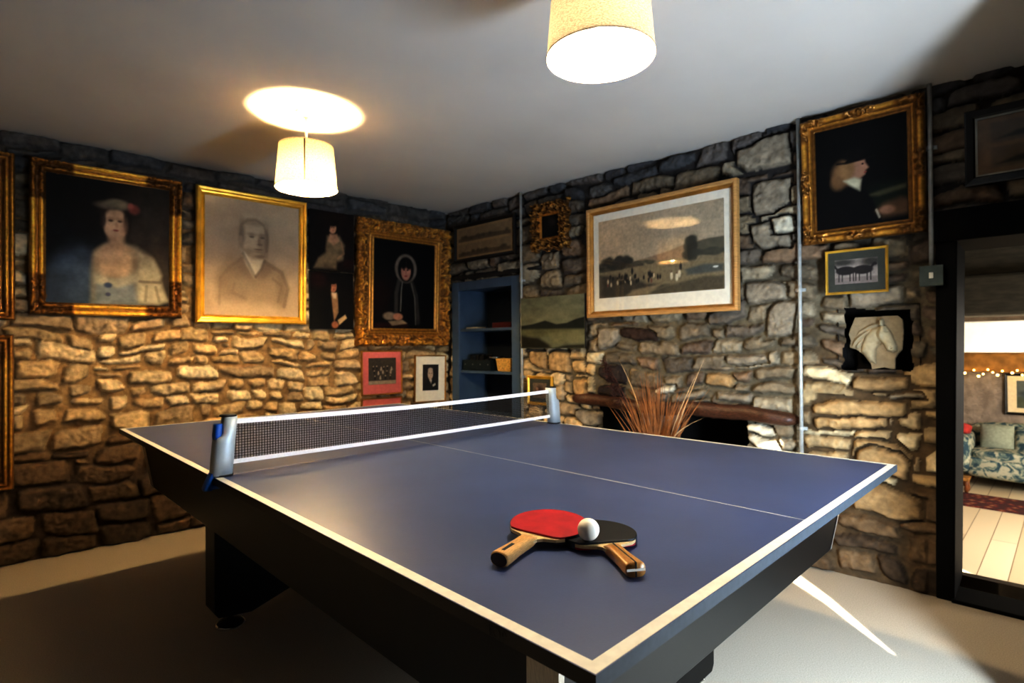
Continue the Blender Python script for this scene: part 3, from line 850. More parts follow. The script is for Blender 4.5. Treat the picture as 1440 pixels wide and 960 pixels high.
P.poly([(.34,.46),(.50,.40),(.68,.46),(.78,.62),(.80,1),(.24,1),(.26,.66)],(8,7,8),.03)
P.ell(.51,.31,.175,.165,(138,126,112),.10); P.ell(.51,.32,.130,.145,(18,12,11),.12)
P.ell(.51,.34,.078,.105,(190,136,110),.14); P.ell(.47,.26,.05,.06,(26,16,13),.3); P.ell(.555,.26,.05,.06,(26,16,13),.3)
for ex in (.48,.535): P.ell(ex,.325,.015,.008,(62,38,32),.4)
P.line([(.508,.33),(.513,.365)],(150,96,76),.008,.8); P.ell(.51,.395,.022,.008,(164,56,52),.4)
P.line([(.40,.46),(.36,.60),(.36,.84)],(104,98,90),.045,.55); P.line([(.455,.47),(.44,.56),(.43,.80)],(150,146,136),.012,.7)
P.line([(.60,.46),(.68,.62),(.72,.92)],(96,92,86),.05,.5); P.line([(.60,.47),(.66,.64),(.68,.95)],(140,136,126),.012,.6)
P.poly([(0,.94),(.55,.93),(.58,1),(0,1)],(56,16,14),.02); P.poly([(.24,.92),(.46,.90),(.54,.94),(.30,.97)],(160,140,110),.012)
P.ell(.26,.86,.10,.045,(150,134,116),.3); P.ell(.39,.865,.075,.040,(196,142,110),.25)
P.noise(.2,12,12); P.c = np.clip(P.c*1.2, 0, 1)**1.3
canvas(P, -.010, e)

# --- 6. pink mounts and the white one
def team_photo(P, x0, x1, y0, y1, seed):
    P.poly([(x0,y0),(x1,y0),(x1,y1),(x0,y1)],(62,54,46),.004)
    g = random.Random(seed)
    P.poly([(x0,y1-(y1-y0)*.14),(x1,y1-(y1-y0)*.14),(x1,y1),(x0,y1)],(150,136,112),.01)
    for row, yy in enumerate((.36,.52,.70)):
        n = 6-row
        for i in range(n):
            cx = x0+(x1-x0)*(.12+.76*(i+.5)/n+g.uniform(-.02,.02)); cy = y0+(y1-y0)*(yy+g.uniform(-.03,.03))
            P.ell(cx, cy+.06, .035, .06, (26,24,22) if g.random() < .6 else (150,140,122), .2)
            P.ell(cx, cy-.02, .016, .020, (186,166,138), .2)
e, w, h = picture('framed_photograph', 'L', .822, .470, .757, 1.104, 'team photograph in a wide pink mount hung under the ornate gilt frame', 'photograph')
plain_frame(w, h, .012, .02, MAT['giltdull'], e); backing(w-.01, h-.01, e)
bm = bmesh.new(); box(bm, -w/2+.01, w/2-.01, -.010, -.006, -h/2+.01, h/2-.01); obj('mount', bm, MAT['pinkmat'], e)
P = Paint(.238, .205, .0035, (60,52,44)); team_photo(P, 0, 1, 0, 1, 4); P.noise(.2,20,14); P.c = np.clip(P.c*1.1, 0, .8)
o = canvas(P, -.0115, e, 'print', 'print'); o.location.z = .012
pane(w-.02, h-.02, -.014, e)
e, w, h = picture('framed_photograph', 'L', .824, .472, .392, .738, 'second pink mounted photograph, hung lower and mostly behind the table', 'photograph')
plain_frame(w, h, .012, .02, MAT['giltdull'], e); backing(w-.01, h-.01, e)
bm = bmesh.new(); box(bm, -w/2+.01, w/2-.01, -.010, -.006, -h/2+.01, h/2-.01); obj('mount', bm, MAT['pinkmat'], e)
P = Paint(.238, .205, .0035, (60,52,44)); team_photo(P, 0, 1, 0, 1, 8); P.noise(.2,20,15)
o = canvas(P, -.0115, e, 'print', 'print'); o.location.z = .012
pane(w-.02, h-.02, -.014, e)
e, w, h = picture('framed_photograph', 'L', .354, .048, .668, 1.060, 'photograph of a bald man in a dark suit in a broad white mount', 'photograph', roll=math.radians(1.2))
plain_frame(w, h, .010, .02, MAT['giltdull'], e); backing(w-.01, h-.01, e)
bm = bmesh.new(); box(bm, -w/2+.008, w/2-.008, -.010, -.006, -h/2+.008, h/2-.008); obj('mount', bm, MAT['whitemat'], e)
P = Paint(.155, .215, .003, (40,32,28))
P.poly([(.1,1),(.14,.70),(.36,.56),(.62,.56),(.86,.70),(.92,1)],(22,20,20),.03)
P.poly([(.42,.58),(.58,.58),(.52,.78)],(210,200,184),.015); P.ell(.48,.36,.17,.22,(206,178,150),.12); P.ell(.48,.20,.15,.07,(196,172,146),.3)
for ex in (.41,.55): P.ell(ex,.34,.035,.014,(60,44,36),.4)
P.line([(.48,.36),(.49,.43)],(150,120,96),.014,.8); P.line([(.42,.50),(.55,.50)],(120,80,66),.014,.8)
P.line([(.49,.66),(.52,.85)],(30,28,30),.03); P.poly([(.62,.80),(.80,.72),(.82,.80),(.66,.86)],(206,196,178),.015)
P.noise(.15,14,16)
o = canvas(P, -.0115, e, 'print', 'print'); o.location.z = .010
pane(w-.02, h-.02, -.014, e)

# --- 7. frames cut by the left edge of the photo
def side_frame(s0, s1, z0, z1, label, seed):
    e, w, h = picture('framed_portrait', 'L', s0, s1, z0, z1, label, 'painting')
    fw = .075
    def hf(d, X, Z):
        cell = X[0,1]-X[0,0]
        base = ridges(d, [(.012,.011,.034),(.034,.010,.038),(.058,.014,.026)])
        mid = np.where((h/2-abs(Z)) < (w/2-abs(X)), abs(X)/(w/2), abs(Z)/(h/2))
        orn = scrolls(X, Z, 62, seed, cell)*.010*sstep(.6,.8,mid)
        return np.maximum(base+orn, .008), goldcol(.10+.75*sstep(.02,.038,base)*(1-.5*sstep(.6,.8,mid)))
    gold_ring('frame', w, h, fw, hf, .005, e)
    backing(w-.02, h-.02, e)
    P = Paint(w-2*fw+.01, h-2*fw+.01, .008, (22,18,16))
    P.ell(.7,.3,.4,.4,(48,38,30),.9,a=.7); P.poly([(.12,1),(.18,.74),(.40,.60),(.60,.60),(.82,.74),(.88,1)],(58,42,38),.05)
    P.poly([(.43,.56),(.57,.56),(.60,.72),(.50,.80),(.41,.72)],(150,140,124),.03); P.ell(.5,.37,.15,.17,(44,32,26),.25); P.ell(.5,.42,.105,.15,(160,124,96),.2)
    for ex in (.455,.54): P.ell(ex,.40,.022,.012,(62,44,36),.5); P.ell(ex,.375,.034,.012,(110,82,64),.7,a=.6)
    P.ell(.505,.45,.014,.03,(130,96,74),.6); P.ell(.5,.505,.03,.010,(136,72,62),.5); P.noise(.2,12,seed)
    canvas(P, -.012, e)
side_frame(3.46, 2.775, 1.285, 2.158, 'gilt framed dark painting at far left, upper, beside the lady in white', 31)
side_frame(3.46, 2.780, .405, 1.212, 'gilt framed dark painting at far left, hung low beside bare stone', 41)

# --- right wall: two sketches in a black frame
e, w, h = picture('framed_sketches', 'R', .130, .832, 1.826, 2.140, 'wide black framed pair of small brown sketches above the blue cupboard', 'picture')
plain_frame(w, h, .030, .026, MAT['blackframe'], e); backing(w-.02, h-.02, e)
P = Paint(w-.05, h-.05, .0045, (168,132,76))
for y0, y1 in ((.08,.46),(.54,.92)):
    P.poly([(.04,y0),(.96,y0),(.96,y1),(.04,y1)],(150,122,78),.01)
    P.poly([(.04,y1-.10),(.5,y1-.16),(.96,y1-.10),(.96,y1),(.04,y1)],(108,84,50),.02)
    g = random.Random(int(y0*100))
    for i in range(16): P.ell(g.uniform(.1,.9), y1-.12+g.uniform(-.03,.03), .03, .05, (88,70,44), .6, a=.8)
P.noise(.15,16,18); P.c = np.clip(P.c*1.0, 0, .9)
canvas(P, -.010, e, 'print', 'print'); pane(w-.05, h-.05, -.013, e)

# --- small pierced gilt frame
e, w, h = picture('pierced_frame', 'R', .985, 1.352, 1.800, 2.170, 'small dark picture in a heavily carved pierced gilt frame', 'picture')
def hf(d, X, Z):
    cell = X[0,1]-X[0,0]
    orn = scrolls(X, Z, 95, 23, cell)
    inner = (d > .092)
    o = np.where(inner, .022, .008+.045*orn*sstep(0,.02,d))
    k = np.where(inner, .42, .02+.55*orn**2.6)
    return o, goldcol(k)
def ol(xc, zc):
    d = np.minimum(w/2-abs(xc), h/2-abs(zc)); t = np.where((w/2-abs(xc)) < (h/2-abs(zc)), zc, xc)
    g1 = d > .014+.012*np.sin(t*62)
    r = np.hypot((abs(xc)-w/2+.062)*.9, abs(zc)-h/2+.062)
    hole = (np.sin(xc*92+.5)*np.sin(zc*92+.9) > .74) & (d < .08)
    return g1 & ~hole
gold_ring('frame', w, h, .108, hf, .004, e, outline=ol)
P = Paint(w-.20, h-.20, .0045, (16,15,14))
P.ell(.6,.35,.2,.15,(40,34,30),.8); P.noise(.3,9,20)
canvas(P, -.012, e)
boxo('backboard', (-w/2+.09, w/2-.09, -.006, .012, -h/2+.09, h/2-.09), MAT['darkoak'], e)

# --- unframed landscape
e, w, h = picture('unframed_landscape', 'R', .898, 1.477, 1.112, 1.481, 'unframed dark green landscape canvas of a loch and low hills', 'painting', off=.040)
boxo('stretcher', (-w/2, w/2, -.010, .004, -h/2, h/2), MAT['darkoak'], e)
P = Paint(w, h, .0045, (104,106,80))
P.ell(.5,.1,.8,.3,(120,120,92),.9,a=.8); P.ell(.3,.36,.4,.10,(126,122,92),.9,a=.6)
P.poly([(0,.55),(.20,.52),(.40,.46),(.58,.54),(.74,.52),(.86,.46),(1,.42),(1,.66),(0,.66)],(28,32,28),.015)
P.poly([(0,.62),(1,.64),(1,.76),(0,.78)],(98,98,64),.03); P.poly([(.45,.70),(1,.66),(1,.88),(.52,.92)],(116,112,76),.03,.8)
P.poly([(0,.74),(.30,.80),(.46,.92),(.50,1),(0,1)],(38,34,22),.04); P.poly([(.5,1),(.72,.94),(1,.92),(1,1)],(40,38,24),.03)
P.noise(.25,14,22,sx=.5); P.c = np.clip(P.c*1.0, 0, 1)
canvas(P, -.011, e)

# --- small gilt frame half behind the net post
e, w, h = picture('framed_photograph', 'R', .940, 1.178, .700, .912, 'small gilt framed picture half hidden behind the right net post', 'photograph')
plain_frame(w, h, .022, .022, MAT['gilt'], e); backing(w-.01, h-.01, e)
bm = bmesh.new(); box(bm, -w/2+.015, w/2-.015, -.010, -.006, -h/2+.015, h/2-.015); obj('mount', bm, MAT['greymat'], e)
P = Paint(.13, .11, .003, (118,96,72))
P.ell(.5,.5,.3,.3,(70,48,40),.5); P.ell(.3,.4,.1,.12,(150,110,90),.4); P.noise(.3,9,24)
canvas(P, -.0115, e, 'print', 'print')

# --- cricket match print
e, w, h = picture('framed_print', 'R', 1.499, 2.513, 1.315, 2.035, 'large oak framed engraving of a country cricket match, lamp reflected in its glass', 'print', off=.034, yaw=math.radians(-1.7))
bm = bmesh.new(); frame_sweep(bm, w, h, [(0,0),(0,.036),(.014,.040),(.022,.036),(.024,.030),(.024,.012)]); obj('frame', bm, MAT['oak'], e)
bm = bmesh.new(); frame_sweep(bm, w-.046, h-.046, [(0,.030),(.006,.028),(.016,.016),(.018,.006)]); obj('frame_slip', bm, MAT['giltdull'], e)
backing(w-.02, h-.02, e)
bm = bmesh.new(); box(bm, -w/2+.035, w/2-.035, -.008, -.005, -h/2+.035, h/2-.035); obj('mount', bm, MAT['whitemat'], e)
pw, ph = w-.165, h-.215
P = Paint(pw, ph, .0042, (188,168,138))
P.ell(.1,.2,.5,.6,(186,154,116),.9,a=.5); P.ell(.85,.1,.5,.5,(160,148,128),.9,a=.6); P.noise(.10,5,27,sx=.4)
P.poly([(.28,.58),(.45,.54),(.60,.50),(.74,.44),(.86,.42),(1,.42),(1,.62),(.28,.62)],(142,116,88),.012)
P.poly([(.78,.45),(.88,.42),(1,.42),(1,.64),(.74,.62)],(98,92,74),.012)
P.poly([(0,.64),(.5,.60),(1,.60),(1,1),(0,1)],(138,122,90),.012)
P.poly([(0,.60),(.40,.60),(.40,.635),(0,.67)],(88,80,62),.012)
g = random.Random(3)
for i in range(26): P.ell(g.uniform(.02,.28), g.uniform(.52,.61), .035, .05, (62,58,48), .4, a=.9)
for i in range(10): P.ell(g.uniform(.28,.48), g.uniform(.585,.61), .03, .018, (92,84,64), .4, a=.9)
for i in range(16): P.ell(g.uniform(.72,.80), g.uniform(.40,.60), .025, .05, (66,62,50), .4, a=.9)
for i in range(16): P.ell(g.uniform(.80,1.), g.uniform(.54,.60), .04, .022, (76,74,62), .4, a=.9)
P.poly([(0,.70),(.25,.74),(.42,.86),(.60,.90),(.36,1),(0,1)],(74,66,54),.03)
P.poly([(.36,1),(.62,.90),(.86,.84),(1,.85),(1,1)],(92,82,62),.02)
P.poly([(.72,.74),(.86,.70),(1,.72),(1,.80),(.74,.81)],(88,90,86),.02); P.poly([(.30,.93),(.55,.88),(.42,1),(.24,1)],(160,138,100),.02,.7)
for i in range(38):
    cx = g.uniform(.08,.56); cy = g.uniform(.72,.84)
    c = (44,40,34) if g.random() < .7 else ((190,170,136) if g.random() < .5 else (120,72,52))
    P.ell(cx, cy, .008, .030, c, .3); P.ell(cx, cy-.034, .005, .009, (120,96,74), .3)
for cx, cy, c in ((.30,.69,(40,38,36)),(.69,.70,(52,50,46)),(.45,.76,(30,28,28)),(.24,.76,(36,30,30))):
    P.ell(cx, cy, .010, .045, c, .3); P.ell(cx, cy-.05, .006, .011, (90,76,62), .3)
for cx, cy in ((.62,.80),(.68,.78),(.66,.82)): P.ell(cx, cy, .011, .045, (206,196,170), .3); P.ell(cx, cy-.05, .006, .011, (120,90,70), .3)
P.ell(.94,.745,.018,.012,(212,208,196),.3)
P.noise(.14,60,28); P.noise(.10,18,29); P.c = np.clip(P.c*np.array((1.3,1.25,1.12)), 0, .85)
o = canvas(P, -.0095, e, 'print', 'print'); o.location.z = .018
pane(w-.07, h-.07, -.0125, e, 'glass_shiny')

# --- boy in a hat
e, w, h = picture('framed_portrait', 'R', 2.822, 3.332, 1.630, 2.248, 'gilt framed portrait of a fair haired child in a black hat in profile', 'painting', off=.03, tilt=math.radians(3))
fw = .070
def hf(d, X, Z):
    cell = X[0,1]-X[0,0]
    base = ridges(d, [(.018,.018,.034),(.044,.010,.030),(.062,.009,.020)])
    orn = scrolls(X, Z, 70, 51, cell)
    t = np.where((h/2-abs(Z)) < (w/2-abs(X)), abs(X), abs(Z))
    r = np.minimum(np.hypot(X, h/2-.022-abs(Z)), np.hypot(Z, w/2-.022-abs(X)))
    r = np.minimum(r, np.hypot(w/2-.03-abs(X), h/2-.03-abs(Z))*.8)
    m = sstep(.075,.05,r)*sstep(.05,.035,d)
    o = np.maximum(.008, base+m*orn*.016)
    k = .14+.48*sstep(.016,.032,base)*(1-m)+m*.22*orn
    return o, goldcol(k)
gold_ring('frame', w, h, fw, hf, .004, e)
backing(w-.02, h-.02, e)
P = Paint(w-2*fw+.01, h-2*fw+.01, .0038, (16,17,22))
P.ell(.85,.72,.30,.10,(40,52,40),.8,a=.9); P.poly([(.55,.72),(.78,.68),(.98,.66),(.98,.70),(.7,.74)],(110,104,72),.02,.8)
P.poly([(.6,.78),(1,.74),(1,.9),(.6,.9)],(40,50,34),.04)
P.poly([(.14,1),(.16,.72),(.26,.58),(.44,.54),(.56,.66),(.66,.82),(.66,.94),(.40,1)],(14,14,20),.02)
P.ell(.34,.46,.14,.12,(150,116,72),.4); P.ell(.26,.54,.08,.08,(140,108,66),.5)
P.poly([(.40,.34),(.555,.34),(.565,.40),(.60,.45),(.565,.47),(.56,.51),(.50,.545),(.40,.52)],(176,134,104),.015)
P.ell(.37,.43,.08,.10,(156,122,76),.4); P.ell(.535,.405,.014,.010,(60,44,40),.4); P.line([(.55,.49),(.572,.487)],(160,76,64),.010)
P.poly([(.24,.35),(.34,.36),(.44,.30),(.58,.32),(.66,.345),(.56,.36),(.36,.375)],(10,10,13),.012); P.ell(.44,.30,.13,.065,(30,27,28),.3); P.line([(.25,.365),(.36,.372),(.56,.36),(.66,.35)],(34,30,30),.014,.8)
P.poly([(.32,.54),(.44,.52),(.52,.55),(.50,.66),(.40,.60)],(186,178,150),.02)
P.poly([(.66,.88),(.74,.82),(.92,.78),(1.0,.80),(1.0,.94),(.74,.95)],(120,90,58),.04); P.ell(.78,.88,.08,.04,(164,124,94),.4)
P.line([(.67,.87),(.70,.94)],(196,184,160),.018,.8)
P.noise(.15,12,52); P.c = np.clip(P.c*1.1, 0, 1)**1.3
canvas(P, -.012, e)

# --- small gilt frame with horses
e, w, h = picture('framed_photograph', 'R', 2.925, 3.186, 1.371, 1.587, 'small gilt framed photograph of dark horses under the child portrait', 'photograph', off=.025)
plain_frame(w, h, .012, .02, MAT['gilt'], e); backing(w-.01, h-.01, e)
bm = bmesh.new(); box(bm, -w/2+.01, w/2-.01, -.010, -.006, -h/2+.01, h/2-.01); obj('mount', bm, MAT['greymat'], e)
P = Paint(.178, .118, .0024, (150,136,124))
P.poly([(0,.74),(1,.74),(1,1),(0,1)],(128,112,104),.02); P.ell(.2,.12,.3,.14,(60,54,46),.6); P.ell(.85,.15,.25,.2,(60,54,46),.6)
for cx in (.26,.66):
    P.ell(cx,.46,.24,.18,(34,24,22),.15)
    for lx in (-.16,-.08,.10,.18): P.line([(cx+lx,.5),(cx+lx*1.02,.90)],(32,23,21),.020)
    P.line([(cx-.18,.42),(cx-.27,.26)] if cx < .5 else [(cx+.18,.42),(cx+.27,.22)],(34,24,22),.05)
    P.ell(cx-.28 if cx < .5 else cx+.28, .26, .05, .06, (36,26,24), .2)
P.noise(.15,20,55)
canvas(P, -.0115, e, 'print', 'print'); pane(w-.02, h-.02, -.014, e)

# --- black framed picture over the door
e, w, h = picture('framed_sketches', 'R', 3.466, 4.05, 1.800, 2.115, 'black framed brown landscape pair with silver slip over the doorway', 'picture', tilt=math.radians(2))
plain_frame(w, h, .034, .030, MAT['blackframe'], e, [(0,0),(0,.028),(.006,.032),(.028,.028),(.034,.022),(.034,.004)]); backing(w-.02, h-.02, e)
bm = bmesh.new(); frame_sweep(bm, w-.064, h-.064, [(0,.012),(.0,.016),(.010,.016),(.010,.008)]); obj('slip', bm, MAT['silver'], e)
P = Paint(w-.08, h-.08, .0045, (128,96,58))
for y0, y1 in ((.10,.46),(.54,.90)):
    P.poly([(.09,y0),(.95,y0),(.95,y1),(.09,y1)],(104,84,58),.02)
    P.poly([(.12,y1-.06),(.25,y0+.20),(.5,y0+.14),(.7,y0+.18),(.95,y0+.1),(.95,y1-.05)],(40,36,28),.03)
P.noise(.2,14,57)
canvas(P, -.010, e, 'print', 'print'); pane(w-.08, h-.08, -.0135, e)

# ---------------------------------------------------- horse head plaque
def plaque():
    e = empty('horse_head_plaque', onR(3.120, 1.006, -.035), RZ_R, 'pale cast relief of a horse head standing in the wall niche', 'plaque')
    e.rotation_euler = (math.radians(-4), 0, RZ_R)
    W, Hh, cell = .222, .255, .0018
    nx = int(W/cell); nz = int(Hh/cell)
    U, V = np.meshgrid(np.linspace(0,1,nx), np.linspace(0,1,nz))       # V down
    def polysd(P, X=U, Y=V):
        ins = np.zeros(X.shape, bool); dm = np.full(X.shape, 9.); n = len(P)
        for i in range(n):
            x0, y0 = P[i]; x1, y1 = P[(i+1) % n]
            ins ^= ((y0 > Y) != (y1 > Y)) & (X < (x1-x0)*(Y-y0)/((y1-y0) if abs(y1-y0) > 1e-9 else 1e-9)+x0)
            t = np.clip(((X-x0)*(x1-x0)+(Y-y0)*(y1-y0))/((x1-x0)**2+(y1-y0)**2+1e-12), 0, 1)
            dm = np.minimum(dm, np.hypot(X-x0-t*(x1-x0), Y-y0-t*(y1-y0)))
        return np.where(ins, dm, -dm)
    # outlines read in 0..1 of the plaque's own box
    out = polysd([(.12,.01),(.90,.0),(.985,.08),(1,.30),(.975,.62),(.90,.70),(.855,.78),(.85,.98),(.80,.99),(.66,.955),(.50,.985),(.44,1.0),(.42,.90),(.28,.72),(.14,.62),(.02,.585),(.04,.45),(0,.34),(.03,.22)])
    def dome(P, hgt, w): return hgt*np.sqrt(np.clip(1-np.clip(1-polysd(P)/w, 0, 1)**2, 0, 1))
    z = np.full(U.shape, .016)
    neck = dome([(.60,.19),(.44,.24),(.32,.36),(.26,.52),(.24,.66),(.40,.86),(.52,.90),(.52,.62),(.60,.50),(.70,.36)], .020, .12)
    z = np.maximum(z, .016+neck)
    mane = sstep(-.02,.05,polysd([(.60,.13),(.42,.14),(.20,.28),(.08,.48),(.06,.58),(.20,.62),(.28,.46),(.42,.27),(.60,.20)]))
    rr = np.hypot(U-.72, (V-.86)*1.15)
    z = np.maximum(z, (.016+.011*mane+.0055*mane*np.sin(rr*62)))
    head = dome([(.60,.17),(.70,.18),(.80,.32),(.90,.55),(.90,.66),(.82,.69),(.72,.66),(.66,.54),(.56,.44),(.53,.32)], .030, .085)
    z = np.maximum(z, .016+head*1.1)
    cheek = .014*np.exp(-(((U-.62)/.085)**2+((V-.36)/.085)**2)); z += np.where(head > .002, cheek, 0)
    ear = dome([(.59,.20),(.585,.10),(.625,.045),(.665,.09),(.665,.20)], .046, .04); z = np.maximum(z, .016+ear)
    z -= .010*np.exp(-(((U-.715)/.03)**2+((V-.29)/.02)**2))+.012*np.exp(-(((U-.80)/.022)**2+((V-.60)/.022)**2))
    z -= .009*np.exp(-((V-.665-.06*(U-.8))/.008)**2)*(abs(U-.80) < .09)*(head > .001)
    z -= .012*np.exp(-(((U-.575)/.03)**2+((V-.50)/.035)**2))
    z += .003*gnoise(nx, nz, cell, 60, 77, 3)*.4
    X = (U-.5)*W; Z = (1-V)*Hh
    oc = (out[:-1,:-1]+out[1:,1:])/2 > 0
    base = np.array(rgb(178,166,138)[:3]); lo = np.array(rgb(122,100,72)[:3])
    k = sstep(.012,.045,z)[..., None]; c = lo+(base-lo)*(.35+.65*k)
    c = c*(1+.10*gnoise(nx, nz, cell, 25, 78, 3)[..., None])
    me = grid_mesh('relief', X[::-1], -z[::-1], Z[::-1], oc[::-1], c[::-1])
    bm = bmesh.new(); bm.from_mesh(me)
    r = bmesh.ops.extrude_edge_only(bm, edges=[q for q in bm.edges if q.is_boundary])
    vs = [v for v in r['geom'] if isinstance(v, bmesh.types.BMVert)]
    for v in vs: v.co.y = .012
    bm.to_mesh(me); bm.free()
    link('relief', me, MAT['plaque'], e, True)
plaque()

# ----------------------------------------------------------- conduits, switch
def conduit(s, z0, z1, label, clips):
    e = empty('conduit', onR(s, z0, .030), RZ_R, label, 'conduit')
    bm = bmesh.new(); tube(bm, [(0,0,0),(0,0,z1-z0)], .0095, 12); obj('pipe', bm, MAT['steel'], e, True)
    for z in clips:
        bm = bmesh.new(); box(bm, -.024, .024, .008, .024, z-z0-.008, z-z0+.008); tube(bm, [(0,0,z-z0-.009),(0,0,z-z0+.009)], .013, 12)
        obj('clip', bm, MAT['steel'], e, bevel=.001)
conduit(.885, .03, CEIL-.002, 'galvanised steel conduit pipe beside the blue cupboard', (1.62, .9))
conduit(2.806, .03, CEIL-.002, 'galvanised steel conduit pipe right of the cricket print, left of child portrait', (1.407, .7))
conduit(3.346, 1.475, CEIL-.002, 'short steel conduit pipe dropping to the light switch by the door', (2.0,))
e = empty('light_switch', onR(3.347, 1.384, .012), RZ_R, 'grey metal light switch box with white rocker beside the doorway', 'switch')
boxo('back_box', (-.041, .041, -.042, .0, 0, .088), MAT['switchbox'], e, .003)
boxo('face_plate', (-.043, .043, -.047, -.042, -.001, .089), MAT['switchbox'], e, .002)
boxo('rocker', (-.008, .008, -.052, -.046, .032, .058), MAT['white'], e, .002)

# ------------------------------------------------------------- blue cupboard
def cupboard():
    e = empty('alcove_cupboard', onR(.458, 0, 0), RZ_R, 'blue grey painted open cupboard with shelves set in the corner of the stone wall', 'cupboard')
    w = .78; zt = 1.668; d = .34; x0, x1 = -w/2, w/2
    m = MAT['bluepaint']
    boxo('stile', (x0, x0+.085, -.012, .022, .02, zt), m, e, .003)
    boxo('stile', (x1-.085, x1, -.012, .022, .02, zt), m, e, .003)
    boxo('top_rail', (x0+.085, x1-.085, -.012, .022, zt-.072, zt), m, e, .003)
    boxo('plinth', (x0+.085, x1-.085, -.012, .022, .02, .12), m, e, .003)
    boxo('side_panel', (x0+.055, x0+.072, .022, d, .02, zt), m, e)
    boxo('side_panel', (x1-.072, x1-.055, .022, d, .02, zt), m, e)
    boxo('top_panel', (x0+.055, x1-.055, .022, d, zt-.06, zt-.045), m, e)
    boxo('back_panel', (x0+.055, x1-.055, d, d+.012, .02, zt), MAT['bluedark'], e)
    for z in (1.276, .930, .56, .12): boxo('shelf', (x0+.072, x1-.072, .004, d, z-.022, z), m, e, .002)
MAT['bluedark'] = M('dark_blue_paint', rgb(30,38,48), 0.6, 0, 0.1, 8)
cupboard()
def shelfpt(s, z, o): return onR(s, z, o)
e = empty('storage_tray', shelfpt(.335, .931, -.10), RZ_R, 'dark green storage tray full of black bits on the cupboard shelf', 'tray')
bm = bmesh.new()
for d in ((-.165,.165,-.08,-.072,0,.085),(-.165,.165,.072,.08,0,.085),(-.165,-.157,-.08,.08,0,.085),(.157,.165,-.08,.08,0,.085),(-.165,.165,-.08,.08,0,.006)): box(bm, *d)
obj('tray_body', bm, MAT['greenbox'], e, bevel=.002)
for i in range(4): boxo('corner_stud', (-.14+i*.09, -.13+i*.09, -.083, -.079, .045, .055), MAT['silver'], e)
bm = bmesh.new()
g = random.Random(5)
for i in range(12):
    x = g.uniform(-.14,.10); y = g.uniform(-.05,.05); box(bm, x, x+g.uniform(.03,.06), y, y+.03, .01, .085+g.uniform(.0,.045))
o = obj('storage_contents', bm, MAT['blackframe'], None, bevel=.004); o.location = shelfpt(.335, .935, -.10); o.rotation_euler.z = RZ_R
tag(o, 'heap of black odds and ends lying in the green storage tray', 'games bits', kind='stuff')
e = bmesh.new(); lathe(e, [(.001,.0),(.045,.002),(.075,.016),(.080,.030),(.074,.030),(.068,.018),(.040,.008),(.001,.006)], n=32)
o = obj('silver_dish', e, MAT['chrome'], None, True); o.location = shelfpt(.50, 1.015, -.10); o.scale = (1,.8,1)
tag(o, 'shiny silver dish resting on top of the dark green tray', 'dish')
bm = bmesh.new()
ring = []
for zz, gr in ((0,0),(.03,.004),(.06,.008),(.09,.012),(.10,.013),(.10,.006),(.012,-.004)):
    a, b = .070+gr, .058+gr
    ring.append([bm.verts.new((sx*a, sy*b, zz)) for sx, sy in ((-1,-1),(1,-1),(1,1),(-1,1))])
for A, B in zip(ring, ring[1:]):
    for i in range(4): bm.faces.new((A[i], A[(i+1)%4], B[(i+1)%4], B[i]))
bm.faces.new(ring[0][::-1]); bm.faces.new(ring[-1])
o = obj('wicker_basket', bm, MAT['wicker'], None, bevel=.003); o.location = shelfpt(.640, .931, -.09); o.rotation_euler.z = RZ_R
tag(o, 'small pale wicker basket on the cupboard shelf beside the green tray', 'basket')
o = boxo('red_book', (-.10,.10,-.06,.06,0,.045), MAT['redbook'], None, .004); o.location = shelfpt(.56, 1.277, -.14); o.rotation_euler.z = RZ_R
tag(o, 'dark red box file lying on the upper cupboard shelf', 'box')
o = boxo('flat_book', (-.07,.07,-.05,.05,0,.014), MAT['palebook'], None, .002); o.location = shelfpt(.26, 1.277, -.09); o.rotation_euler.z = RZ_R
tag(o, 'thin pale book lying flat at left of the upper cupboard shelf', 'book')

